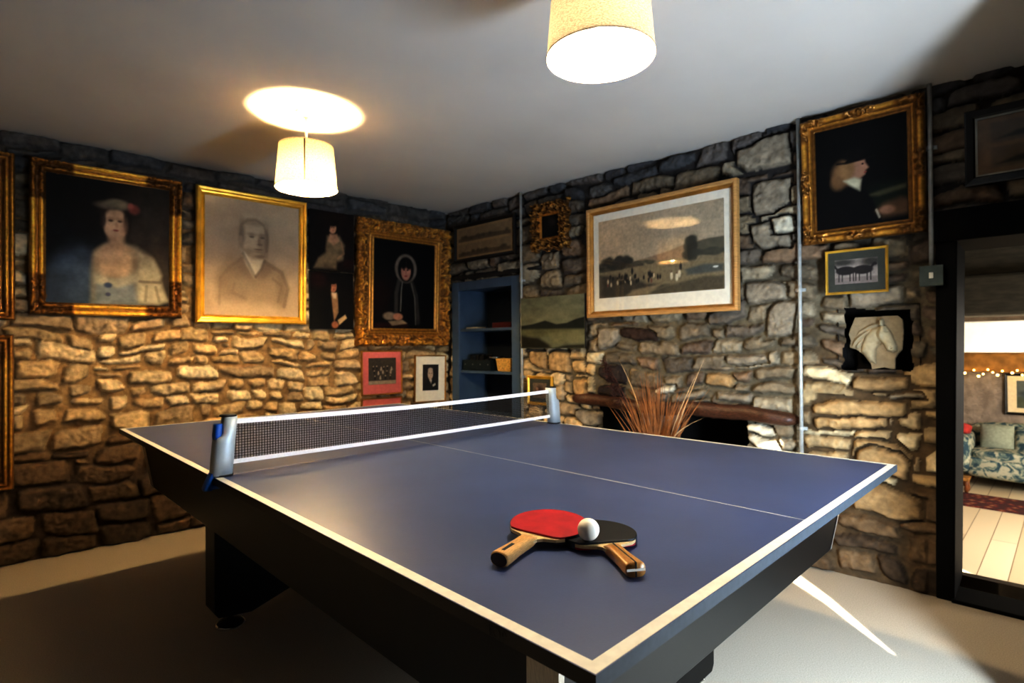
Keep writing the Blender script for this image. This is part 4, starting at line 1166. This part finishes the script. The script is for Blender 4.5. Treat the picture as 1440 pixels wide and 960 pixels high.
# ---------------------------------------------------- dried reeds by the hearth
def reeds():
    e = empty('dried_reed_arrangement', onR(2.11, 0, .25), RZ_R, 'spray of tall dried brown reeds standing before the hearth', 'dried plant')
    bm = bmesh.new(); lathe(bm, [(.001,0),(.085,0),(.11,.06),(.12,.16),(.095,.28),(.065,.34),(.075,.37),(.068,.37),(.058,.34),(.05,.30)], n=32)
    obj('vase', bm, MAT['vase'], e, True)
    g = random.Random(12)
    def blade(bm, tip, bend, w, y, x0=None):
        x0 = g.uniform(-.03,.03) if x0 is None else x0
        p0 = Vector((x0, 0, .34)); p2 = Vector(tip)
        p1 = p0*.5+p2*.5+Vector((-(p2.x-x0)*bend, 0, abs(p2.x-x0)*bend*.6))
        n = 9; L_ = []; R_ = []
        for i in range(n):
            t = i/(n-1); p = p0*(1-t)**2+p1*2*t*(1-t)+p2*t*t
            d = ((p1-p0)*(1-t)+(p2-p1)*t).normalized(); sd = Vector((d.z, 0, -d.x))
            ww = w*(.55+.9*t*(1-t)*2)*(1-.93*t**3)
            L_.append(bm.verts.new(p-sd*ww)); R_.append(bm.verts.new(p+sd*ww+Vector((0, ww*.8, 0))))
        for i in range(n-1): bm.faces.new((L_[i], R_[i], R_[i+1], L_[i+1]))
    # tips: x across the wall, z height
    clumps = [((-.16,.90),.10,26),((-.06,.95),.06,34),((.0,1.0),.045,26),((.14,.90),.09,22),((.22,.88),.06,20),((-.26,.86),.07,18)]
    for (tx, tz), sp, n in clumps:
        bm = bmesh.new()
        for i in range(n):
            f = g.uniform(.72,1.0)
            blade(bm, (tx*f+g.gauss(0,sp*.6), g.uniform(-.08,.08), .34+(tz-.34)*f+g.gauss(0,.03)), g.uniform(.02,.22), g.uniform(.0022,.0045), 0)
        obj('reed_clump', bm, MAT['reed'], e, True)
    for tip, bend in (((-.266,.03,1.05),.34),((.285,0,1.055),.10),((.29,-.02,.745),.45),((.25,.0,.99),.12),((.02,.0,.60),.5)):
        bm = bmesh.new(); blade(bm, tip, bend, .0042, 0); obj('pale_blade', bm, MAT['palereed'], e, True)
    for tip, bend in (((-.36,.02,1.04),.16),((-.32,.0,.98),.14),((-.30,.03,.92),.12)):
        bm = bmesh.new(); blade(bm, tip, bend, .0045, 0)
        for i in range(60):
            t = g.uniform(0,1); c = Vector(tip)+Vector((.05*t, g.uniform(-.02,.02), -.16*t))
            q = c+Vector((g.uniform(-.05,.04), g.uniform(-.03,.03), g.uniform(-.03,.035)))
            tube(bm, [c, (c+q)/2+Vector((0,0,.006)), q], [.0022,.0016,.0006], 4)
        obj('plume', bm, MAT['plume'], e, True)
reeds()

# ------------------------------------------------------- table tennis table
TL, TW, TH = 2.74, 1.525, .76
table = empty('table_tennis_table', (TW/2, TL/2, 0), 0, 'navy table tennis table with white lines on a deep black pedestal base', 'table')
def tpart(name, bm, mat, **k):
    o = obj(name, bm, mat, None, **k)
    o.parent = table; o.matrix_parent_inverse = Matrix.Translation((-TW/2, -TL/2, 0))
    return o
for y0, y1 in ((0, TL/2-.0006), (TL/2+.0006, TL)):
    bm = bmesh.new()
    box(bm, 0, TW, y0, y1, TH-.020, TH)
    for f in bm.faces:
        n = f.calc_center_median()
        if n.z > TH-.001: f.material_index = 0
        elif n.x < .001 or n.x > TW-.001: f.material_index = 2
        else: f.material_index = 1
    o = tpart('table_top', bm, [MAT['tabletop'], MAT['tableedge'], MAT['tableblack']])
def stripe(bm, x0, x1, y0, y1, z=TH+.0004):
    bm.faces.new([bm.verts.new(p) for p in ((x0,y0,z),(x1,y0,z),(x1,y1,z),(x0,y1,z))])
g_ = .0015
bm = bmesh.new(); stripe(bm, g_, .021, g_, TL-g_); tpart('side_line', bm, MAT['linetape'])
bm = bmesh.new(); stripe(bm, TW-.021, TW-g_, g_, TL-g_); tpart('side_line', bm, MAT['linetape'])
bm = bmesh.new(); stripe(bm, .021, TW-.021, g_, .021); tpart('end_line', bm, MAT['linetape'])
bm = bmesh.new(); stripe(bm, .021, TW-.021, TL-.021, TL-g_); tpart('end_line', bm, MAT['linetape'])
bm = bmesh.new(); stripe(bm, TW/2-.0016-.006, TW/2+.0016-.006, .021, TL-.021); tpart('centre_line', bm, MAT['linetape'])
# deep tapering apron
AT = (.070, 1.445, .115, 2.665); AB = (.105, 1.395, .150, 2.630); zt, zb = TH-.020, .495
def ap(x0, x1, y0, y1, z): return [(x0,y0,z),(x1,y0,z),(x1,y1,z),(x0,y1,z)]
T_ = ap(*AT, zt); B_ = ap(*AB, zb)
bm = bmesh.new()
vt = [bm.verts.new(p) for p in T_]; vb = [bm.verts.new(p) for p in B_]
for i in range(4): bm.faces.new((vt[i], vt[(i+1)%4], vb[(i+1)%4], vb[i]))
bm.faces.new(vb[::-1]); bm.faces.new(vt)
tpart('apron', bm, MAT['apron'], bevel=.003)
# pale metal corner trims
for i in range(4):
    sx = 1 if i in (0, 3) else -1; sy = 1 if i in (0, 1) else -1
    bm = bmesh.new()
    t = Vector(T_[i]); b = Vector(B_[i]); ox = Vector((-sx*.002, 0, 0)); oy = Vector((0, -sy*.002, 0))
    t.z -= .012; b.z += .004
    tt = (t.z-zb)/(zt-zb)
    ax = Vector((0, sy*.062, 0)); bx_ = Vector((sx*.012, 0, 0))
    for u in (ax, bx_):
        q = [t+ox+oy, t+u+ox+oy, b+u+ox+oy, b+ox+oy]
        bm.faces.new([bm.verts.new(p) for p in q])
    tpart('corner_trim', bm, MAT['alu'])
# arched leg panels and their levelling feet
def legpanel(yc, hw):
    bm = bmesh.new()
    lo_z = .062 if yc > 1 else .008
    pts = [(.19,.52),(.19,lo_z+.022),(.205,lo_z),(.33,lo_z*.77),(.50,.10),(.70,.165),(TW-.70,.165),(TW-.50,.10),(TW-.33,lo_z*.77),(TW-.205,lo_z),(TW-.19,lo_z+.022),(TW-.19,.52)]
    prism(bm, pts, yc-hw, yc+hw)
    tpart('leg_panel', bm, MAT['apron'], bevel=.004)
    for x in (.266, TW-.266):
        bm = bmesh.new(); lathe(bm, [(.012,.075),(.012,.030),(.030,.024),(.050,.010),(.056,.004),(.056,.0)], (x, yc, 0), 28, cap1=True)
        f = tpart('levelling_foot', bm, MAT['postblack'], smooth=True)
        bm = bmesh.new(); lathe(bm, [(.0565,.001),(.059,.003),(.0575,.006),(.052,.012),(.050,.0105)], (x, yc, 0), 28)
        o = obj('foot_rim', bm, MAT['chrome'], f, True)
legpanel(2.06, .06); legpanel(.56, .06)
# faint moulded word on the long edge near the corner
cu = bpy.data.curves.new('edge_lettering', 'FONT'); cu.body = 'TOP'; cu.size = .020; cu.extrude = .0002
to = bpy.data.objects.new('edge_lettering_curve', cu)
to.rotation_euler = (PI/2, 0, -PI/2); COL.objects.link(to)
bpy.context.view_layer.update()
me = bpy.data.meshes.new_from_object(to); bpy.data.objects.remove(to)
lo_ = link('edge_lettering', me, M('worn_grey_print', rgb(44,44,46), .6), None)
lo_.parent = table; lo_.matrix_parent_inverse = Matrix.Translation((-TW/2, -TL/2, 0))
lo_.location = (-.0006, .185, TH-.0185); lo_.rotation_euler = (PI/2, 0, -PI/2)

# --------------------------------------------------------------- the net
net = empty('table_tennis_net', (TW/2, TL/2, TH), 0, 'retractable table tennis net with white tapes and silver clamp posts across the table', 'net')
XL, XR = .052, TW-.052
bm = bmesh.new()
zlo_, zhi_ = .036, .156
def tapebar(bm, z0, z1, th):
    # slight sag towards the middle
    n = 24; prev = None
    for i in range(n+1):
        t = i/n; x = XL-TW/2+(XR-XL)*t; sg = -.010*math.sin(PI*t)*(1 if z0 > .1 else .35)
        q = [bm.verts.new(p) for p in ((x,-th,z0+sg),(x,th,z0+sg),(x,th,z1+sg),(x,-th,z1+sg))]
        if prev:
            for k in range(4): bm.faces.new((prev[k], prev[(k+1)%4], q[(k+1)%4], q[k]))
        else: bm.faces.new(q[::-1])
        prev = q
    bm.faces.new(prev)
tapebar(bm, .148, .163, .0016); obj('top_tape', bm, MAT['nettape'], net)
bm = bmesh.new(); tapebar(bm, .030, .043, .0016); obj('bottom_tape', bm, MAT['nettape'], net)
bm = bmesh.new()
nv = 170
for i in range(nv):
    t = (i+.5)/nv; x = XL-TW/2+(XR-XL)*t; s1 = -.010*math.sin(PI*t); s0 = s1*.35
    box(bm, x-.00075, x+.00075, -.0007, .0007, .040+s0, .152+s1)
for k in range(1, 13):
    f = k/13; prev = None
    for i in range(25):
        t = i/24; x = XL-TW/2+(XR-XL)*t; s1 = -.010*math.sin(PI*t); s0 = s1*.35
        z = (.043+s0)*(1-f)+(.148+s1)*f
        q = [bm.verts.new(p) for p in ((x,-.0007,z-.0007),(x,.0007,z-.0007),(x,.0007,z+.0007),(x,-.0007,z+.0007))]
        if prev:
            for j in range(4): bm.faces.new((prev[j], prev[(j+1)%4], q[(j+1)%4], q[j]))
        prev = q
obj('netting', bm, MAT['netcord'], net)
def post(sgn):
    """housing on the table edge; local +x points towards the middle of the net"""
    p = bpy.data.objects.new('net_post', None); COL.objects.link(p); p.parent = net
    p.location = (-TW/2 if sgn > 0 else TW/2, 0, 0); p.rotation_euler = (0, 0, 0 if sgn > 0 else PI)
    lean = .014
    def sec(z, w0, w1, dpt, n=20):
        ring = []; cx = (w0+w1)/2; hx = (w1-w0)/2; off = lean*z/.17
        for k in range(n):
            a = 2*PI*k/n
            ca, sa = math.cos(a), math.sin(a)
            ring.append((cx+math.copysign(abs(ca)**.6, ca)*hx+off, math.copysign(abs(sa)**.6, sa)*dpt, z))
        return ring
    def loft(bm, secs):
        R_ = [[bm.verts.new(q) for q in s] for s in secs]
        n = len(R_[0])
        for A, B in zip(R_, R_[1:]):
            for k in range(n): bm.faces.new((A[k], A[(k+1)%n], B[(k+1)%n], B[k]))
        bm.faces.new(R_[0][::-1]); bm.faces.new(R_[-1])
    bm = bmesh.new(); loft(bm, [sec(.004,-.006,.052,.026), sec(.05,-.006,.052,.026), sec(.100,-.006,.052,.026), sec(.112,-.002,.052,.026), sec(.118,.010,.052,.025), sec(.126,.013,.052,.024), sec(.172,.013,.052,.024)])
    obj('housing', bm, MAT['postgrey'], p, True)
    bm = bmesh.new(); loft(bm, [sec(.172,.008,.050,.023), sec(.177,.008,.050,.023)]); obj('end_cap', bm, MAT['postblack'], p, True)
    bm = bmesh.new(); loft(bm, [sec(.001,-.002,.054,.027), sec(.006,-.002,.054,.027)]); obj('base_pad', bm, MAT['postblack'], p, True)
    if sgn > 0: bm = bmesh.new(); loft(bm, [sec(.108,-.006,.014,.016), sec(.12,-.008,.014,.016), sec(.150,-.008,.013,.016), sec(.153,-.003,.013,.014)]); obj('release_grip', bm, MAT['postblue'], p, True)
    bm = bmesh.new(); loft(bm, [sec(-.036,-.022,.002,.014), sec(-.030,-.024,-.004,.016), sec(-.008,-.016,-.002,.016), sec(.012,-.008,.010,.016)])
    box(bm, -.020, .05, -.012, .012, -.034, -.0215)
    obj('clamp_jaw', bm, MAT['postblue'], p, True)
post(1); post(-1)

# --------------------------------------------------------------- bats, ball
def bat(name, loc, ang, pitch, roll, top, bottom, hmat, label, style):
    e = empty(name, loc, label=label, cat='bat', rot=(roll, -pitch, ang))
    # x from the butt along the handle; z = 0 is the middle of the blade
    cx, rx, ry = .182, .0785, .0755
    def outline(x_from=None, k=0.0):
        pts = []
        n = 44; a0 = math.radians(142)
        for i in range(n+1):
            a = -a0+2*a0*i/n
            pts.append((cx+(rx+k)*math.cos(a), (ry+k)*math.sin(a)))
        return pts
    P0 = outline()
    blade = [(.090,-.0135),(.104,-.016),(.112,-.024)]+P0+[(.112,.024),(.104,.016),(.090,.0135)]
    bm = bmesh.new(); prism(bm, blade, -.003, .003, 'z'); obj('blade', bm, MAT['plywood'], e, bevel=.0006)
    R_ = [(max(x, .1225), y) for x, y in P0]
    R_ = [(.1225,-.040)]+[q for q in R_ if q[0] > .1226]+[(.1225,.040)]
    bm = bmesh.new(); prism(bm, R_, .003, .0068, 'z'); obj('rubber', bm, MAT[top], e, bevel=.0008)
    bm = bmesh.new(); prism(bm, R_, -.0068, -.003, 'z'); obj('rubber', bm, MAT[bottom], e, bevel=.0008)
    bm = bmesh.new()
    E_ = [q for q in outline(k=.0006) if q[0] > .128]
    A = [bm.verts.new((x, y, -.0064)) for x, y in E_]; B = [bm.verts.new((x, y, .0058)) for x, y in E_]
    for i in range(len(E_)-1): bm.faces.new((A[i], A[i+1], B[i+1], B[i]))
    obj('edge_tape', bm, MAT['edgetape'], e)
    bm = bmesh.new(); rings = []
    for x, hw, hh in ((0,.0165,.0118),(.004,.0172,.0125),(.02,.0165,.0122),(.05,.0142,.0116),(.085,.0140,.0115),(.098,.0142,.0105),(.110,.0146,.0045)):
        r = []
        for k in range(24):
            a = 2*PI*k/24; ca, sa = math.cos(a), math.sin(a)
            r.append(bm.verts.new((x, math.copysign(abs(ca)**.62, ca)*hw, math.copysign(abs(sa)**.62, sa)*hh)))
        rings.append(r)
    for A, B in zip(rings, rings[1:]):
        for k in range(24): bm.faces.new((A[k], A[(k+1)%24], B[(k+1)%24], B[k]))
    bm.faces.new(rings[0]); bm.faces.new(rings[-1][::-1])
    hd = obj('handle', bm, MAT[hmat], e, True)
    if style == 'inlay':
        boxo('inlay', (.012,.046,-.0032,.0032,.0116,.0126), MAT['postblack'], hd, .0005)
        bm = bmesh.new(); lathe(bm, [(.0155,0),(.0162,.0015)], n=24, cap0=True, cap1=True, ell=.72)
        o = obj('butt_cap', bm, MAT['darkwood'], hd); o.rotation_euler = (0, -PI/2, 0); o.rotation_euler = Euler((PI/2, 0, -PI/2)); o.location = (-.0016+.002, 0, 0)
    else:
        bm = bmesh.new(); box(bm, .0,.10,-.0013,.0013,.0117,.0121); box(bm, -.0004,.022,-.0013,.0013,.0120,.0127); box(bm, -.0006,.0,-.0013,.0013,-.0112,.0116)
        obj('dark_stripe', bm, MAT['postblack'], hd)
        bm = bmesh.new(); box(bm, -.0008,.0002,-.0158,.0158,-.0020,.0020); obj('pale_stripe', bm, MAT['whitemat'], hd)
    return e
# the black bat lies on the table, the red one leans over its rim
bat('table_tennis_bat', (.256,.112,TH+.0137), math.radians(57), math.radians(-1.45), 0, 'blackrubber', 'redrubber', 'handle2', 'table tennis bat with black face up and striped amber handle', 'stripe')
bat('table_tennis_bat', (.132,.300,TH+.0138), math.radians(14), math.radians(1.7), math.radians(2), 'redrubber', 'blackrubber', 'handle1', 'table tennis bat with red face up leaning on the black one', 'inlay')
bm = bmesh.new(); sphere(bm, (0,0,.02), .02, 40, 28)
o = obj('table_tennis_ball', bm, MAT['ball'], None, True); o.location = (.303, .243, TH+.0170)
tag(o, 'white table tennis ball resting on the black bat against the red bat', 'ball')

# ------------------------------------------------------------- ceiling lamps
def lamp(loc, label, seam_ang, power, col, kd):
    sh = MAT['shade'] if kd else MAT['shade2']
    e = empty('pendant_lamp', (loc[0], loc[1], CEIL), seam_ang, label, 'lamp')
    H0 = CEIL
    zb_, zt_ = 1.908-H0, 2.118-H0
    bm = bmesh.new(); lathe(bm, [(.001,0),(.052,0),(.052,-.008),(.030,-.022),(.010,-.026),(.001,-.026)], n=32); obj('ceiling_rose', bm, MAT['white'], e, True)
    bm = bmesh.new(); tube(bm, [(0,0,-.02),(0,0,zt_-.03)], .006, 10); obj('flex', bm, MAT['white'], e, True)
    bm = bmesh.new(); lathe(bm, [(.145,zb_),(.127,zt_)], n=72); s = obj('lamp_shade', bm, sh, e, True)
    for nm, r, z in (('rim', .1455, zb_+.003), ('rim', .1275, zt_-.003)):
        bm = bmesh.new(); tube(bm, [(r*math.cos(2*PI*k/64), r*math.sin(2*PI*k/64), z) for k in range(65)], .0018, 6, False); obj(nm, bm, sh, s, True)
    bm = bmesh.new()
    v = [bm.verts.new(p) for p in ((.1276,-.004,zt_),(.1276,.004,zt_),(.1456,.001,zb_),(.1456,-.001,zb_))]; bm.faces.new(v)
    if kd: obj('seam', bm, M('dark_seam', rgb(70,50,30), .9), s)
    else: bm.free()
    bm = bmesh.new()
    for k in range(3):
        a = 2*PI*k/3+.3; tube(bm, [(.018*math.cos(a), .018*math.sin(a), zt_-.03), (.128*math.cos(a), .128*math.sin(a), zt_-.012)], .0016, 6)
    lathe(bm, [(.020,zt_-.032),(.020,zt_-.026),(.012,zt_-.026)], n=20); obj('shade_carrier', bm, MAT['white'], e, True)
    bm = bmesh.new(); lathe(bm, [(.001,zt_-.03),(.014,zt_-.03),(.017,zt_-.08),(.015,zt_-.128),(.001,zt_-.128)], n=20); obj('bulb_holder', bm, MAT['white'], e, True)
    bz = 1.957-H0
    bm = bmesh.new(); sphere(bm, (0,0,bz), .028, 24, 16, (1,1,1.15)); obj('bulb', bm, M_emit('glowing_bulb', tuple(col)+(1,), power/(4*PI*PI*.029**2)), e, True)
    return e
lamp((.683, 2.250), 'glowing linen drum pendant lamp over the far end of the table', math.radians(-118), 118, (1, .74, .38), True)
lamp((.712, .505), 'linen drum pendant lamp hanging over the near end of the table', math.radians(60), 74, (1, .85, .62), False)

# ---------------------------------------------------------- room beyond the door
ZF = -.76
tag(boxo('floor', (2.9, 10.1, -2.6, 2.2, ZF-.1, ZF), MAT['boards']), kind='structure')
tag(boxo('ceiling', (2.95, 10.1, -2.6, 2.2, 1.80, 1.95), MAT['greybeam']), kind='structure')
tag(boxo('wall_annex_far', (9.72, 9.95, -2.6, 2.2, ZF, 1.8), MAT['annexwall']), kind='structure')
tag(boxo('wall_annex_left', (2.95, 9.9, 1.6, 1.8, ZF, 1.8), MAT['annexwall']), kind='structure')
tag(boxo('wall_annex_right', (2.95, 9.9, -2.6, -2.4, ZF, 1.8), MAT['annexwall']), kind='structure')
bm = bmesh.new(); box(bm, 0.0, 5.4, .37, .42, ZF, 0.0)
wallobj('wall_right_base', bm, MAT['plainwall'], 'R')
tag(boxo('trim_3', (4.1, 4.34, -2.4, 1.6, 1.30, 1.565), MAT['greybeam'], None, .02), kind='structure')
tag(boxo('trim_4', (4.16, 4.34, -2.4, 1.6, 1.565, 1.80), MAT['greybeam'], None, .01), kind='structure')
tag(boxo('trim_5', (7.3, 7.9, -2.4, 1.6, 1.02, 1.36), MAT['whitebeam'], None, .02), kind='structure')
tag(boxo('trim_6', (9.60, 9.74, -2.4, 1.6, .715, .985), MAT['warmbeam'], None, .02), kind='structure')
# sofa along the far wall
def puff(name, loc, dims, mat, parent=None, rot=(0,0,0), label=None, cat=None, pinch=.0, sub=3):
    bm = bmesh.new(); bmesh.ops.create_cube(bm, size=2.0)
    bmesh.ops.subdivide_edges(bm, edges=bm.edges[:], cuts=9, use_grid_fill=True)
    for v in bm.verts:
        x, y, z = v.co
        r = (max(abs(x), abs(y), abs(z)))
        # cushion: thick in the middle, thin at the seams
        kx = 1-abs(y)**2.5*(1-pinch) if pinch else 1; kz = 1-abs(z)**2.5*(1-pinch) if pinch else 1
        if pinch: v.co.x = x*max(.12, kx*kz)
        n = Vector((x, y, z))
        if not pinch:
            l = (abs(x)**5+abs(y)**5+abs(z)**5)**.2; v.co = n/l
        v.co.x *= dims[0]/2; v.co.y *= dims[1]/2; v.co.z *= dims[2]/2
    o = obj(name, bm, mat, parent, True)
    o.location = loc; o.rotation_euler = rot
    if label: tag(o, label, cat)
    return o
sf = empty('sofa', (9.2, -.25, ZF), 0, 'floral blue and cream sofa against the far wall beyond the doorway', 'sofa')
F = MAT['floral']
puff('seat_base', (-.02,0,.27), (.80,1.96,.30), F, sf)
puff('seat_cushion', (-.04,0,.42), (.74,1.70,.16), F, sf)
puff('sofa_back', (.34,0,.52), (.24,1.90,.56), F, sf)
puff('arm', (-.02,.94,.42), (.82,.24,.50), F, sf)
puff('arm', (-.02,-.94,.42), (.82,.24,.50), F, sf)
for x in (-.34,.34):
    for y in (-.88,.88):
        bm = bmesh.new(); lathe(bm, [(.022,0),(.03,.03),(.026,.10),(.034,.14)], (x,y,0), 16, True, True); obj('leg', bm, MAT['stool'], sf, True)
puff('grey_cushion', (9.24,.34,ZF+.625), (.16,.34,.34), MAT['cushgrey'], None, (0,math.radians(16),0), 'plain sage grey cushion in the left corner of the floral sofa', 'cushion', pinch=.25)
puff('floral_cushion', (9.22,-.02,ZF+.62), (.16,.36,.34), F, None, (0,math.radians(18),math.radians(-6)), 'floral cushion right of the grey one on the sofa', 'cushion', pinch=.25)
puff('red_cushion', (9.10,.74,ZF+.75), (.34,.30,.14), MAT['cushred'], None, (math.radians(14),math.radians(8),0), 'faded red cushion lying on the left arm of the floral sofa', 'cushion')
o = boxo('rug', (7.72, 8.42, -2.0, 1.4, ZF+.001, ZF+.011), MAT['rug']); tag(o, 'red patterned rug on the boards before the floral sofa', 'rug')
e = empty('wooden_stool', (8.53, .66, ZF), 0, 'small low wooden stool in front of the floral sofa arm', 'stool')
bm = bmesh.new(); box(bm, -.11,.11,-.11,.11,.15,.185); obj('stool_top', bm, MAT['warmbeam'], e, bevel=.006)
for x in (-.08,.08):
    for y in (-.08,.08):
        bm = bmesh.new(); lathe(bm, [(.016,0),(.024,.05),(.016,.09),(.026,.15)], (x,y,0), 14, True, True); obj('leg', bm, MAT['stool'], e, True)
e = empty('framed_picture', (9.70, -.08, .42), -PI/2, 'black framed picture with cream mount on the wall over the sofa', 'picture')
w, h = .74, .56
plain_frame(w, h, .032, .03, MAT['blackframe'], e); backing(w-.02, h-.02, e)
bm = bmesh.new(); box(bm, -w/2+.03, w/2-.03, -.010, -.006, -h/2+.03, h/2-.03); obj('mount', bm, MAT['creammat'], e)
P = Paint(w-.25, h-.19, .008, (96,104,100)); P.poly([(0,.6),(1,.5),(1,1),(0,1)],(84,92,70),.03); P.ell(.3,.5,.2,.2,(60,76,84),.6); P.noise(.25,9,61)
canvas(P, -.0115, e, 'print', 'print')
# string of fairy lights on the timber rail
e = empty('fairy_lights', (9.57, .2, .72), 0, 'string of warm fairy lights swagged along the timber rail over the sofa', 'string lights')
bm = bmesh.new()
g = random.Random(9)
wire = []
for i in range(41):
    y = -1.0+2.0*i/40; wire.append((0, y, .02*math.sin(i*1.1)+.012*math.sin(i*2.7)))
tube(bm, wire, .003, 5); obj('wire', bm, MAT['postblack'], e)
for i in range(0, 41, 1):
    y = wire[i][1]
    if i % 2 and g.random() < .4: continue
    bm = bmesh.new(); sphere(bm, (-.008, y, wire[i][2]+g.choice((-.035,.03,-.02,.0))), .011 if g.random() < .5 else .015, 10, 8); obj('bulb', bm, MAT['fairy'], e, True)

# ------------------------------------------------------------------- lights
def area(name, loc, target, sx, sy, energy, col):
    L_ = bpy.data.lights.new(name, 'AREA'); L_.shape = 'RECTANGLE'; L_.size = sx; L_.size_y = sy; L_.energy = energy; L_.color = col
    o = bpy.data.objects.new(name, L_); COL.objects.link(o); o.location = loc
    o.rotation_euler = (Vector(target)-Vector(loc)).to_track_quat('-Z', 'Y').to_euler()
    return o
area('window_daylight', (.93, -.85, .62), (1.5, .1, .45), .28, 1.08, 135, (.66, .82, 1.0))
area('annex_daylight', (6.0, -2.2, .9), (7.0, 1.0, -.5), 1.6, 1.3, 330, (1.0, .96, .89))
area('annex_beam_fill', (3.3, -1.7, .4), (4.1, .0, 1.45), .8, .8, 22, (1.0, .97, .92))  # fill light added to brighten the near grey beam, no fitting behind it
area('annex_lamp', (8.6, -1.6, .6), (9.4, .6, .8), .5, .5, 28, (1.0, .78, .48))
S_ = bpy.data.lights.new('sun', 'SUN'); S_.energy = 60; S_.angle = math.radians(.6); S_.color = (1.0, .93, .82)
so = bpy.data.objects.new('sun', S_); COL.objects.link(so); so.rotation_euler = SUN.to_track_quat('-Z', 'Y').to_euler(); so.location = (-3, -5, 4)

wd = bpy.data.worlds.new('world'); scene.world = wd; wd.use_nodes = True
bg = wd.node_tree.nodes['Background']; bg.inputs[0].default_value = (.5, .6, .8, 1); bg.inputs[1].default_value = .0

# ------------------------------------------------------------------- camera
cd = bpy.data.cameras.new('camera'); cam = bpy.data.objects.new('camera', cd); COL.objects.link(cam)
cp = Vector((-.5072, -.3830, 1.1340)); yaw, pit, rol = .7786, .0073, -.0074
f = Vector((math.cos(pit)*math.sin(yaw), math.cos(pit)*math.cos(yaw), math.sin(pit)))
r = f.cross(Vector((0,0,1))).normalized(); u = r.cross(f)
r2 = r*math.cos(rol)+u*math.sin(rol); u2 = -r*math.sin(rol)+u*math.cos(rol)
cam.matrix_world = Matrix(((r2.x,u2.x,-f.x,cp.x),(r2.y,u2.y,-f.y,cp.y),(r2.z,u2.z,-f.z,cp.z),(0,0,0,1)))
cd.sensor_width = 36; cd.lens = 778.5*36/1440; cd.clip_start = .02; cd.clip_end = 60
cd.dof.use_dof = True; cd.dof.focus_distance = 1.12; cd.dof.aperture_fstop = 5.6
scene.camera = cam

GROUPS = {'pendant_lamp': 'linen pendant lamps over the table', 'conduit': 'steel conduits on the right stone wall',
          'table_tennis_bat': 'pair of bats lying on the table', 'unframed_portrait': 'two small unframed canvases on the left wall'}
for o in scene.objects:
    if o.parent is None and o.get('label'):
        b_ = o.name.split('.')[0]
        if b_ in GROUPS: o['group'] = GROUPS[b_]
        elif 'pink mount' in o['label']: o['group'] = 'pink mounted photographs'
        elif 'at far left' in o['label']: o['group'] = 'gilt framed paintings at the left end'
        elif o.get('category') == 'cushion': o['group'] = 'cushions on the floral sofa'
scene.view_settings.view_transform = 'Standard'
scene.view_settings.look = 'None'
scene.view_settings.exposure = -0.17
scene.view_settings.gamma = 0.72
scene.cycles.use_denoising = True
scene.cycles.max_bounces = 10
scene.cycles.transparent_max_bounces = 12
scene.cycles.sample_clamp_indirect = 60.0
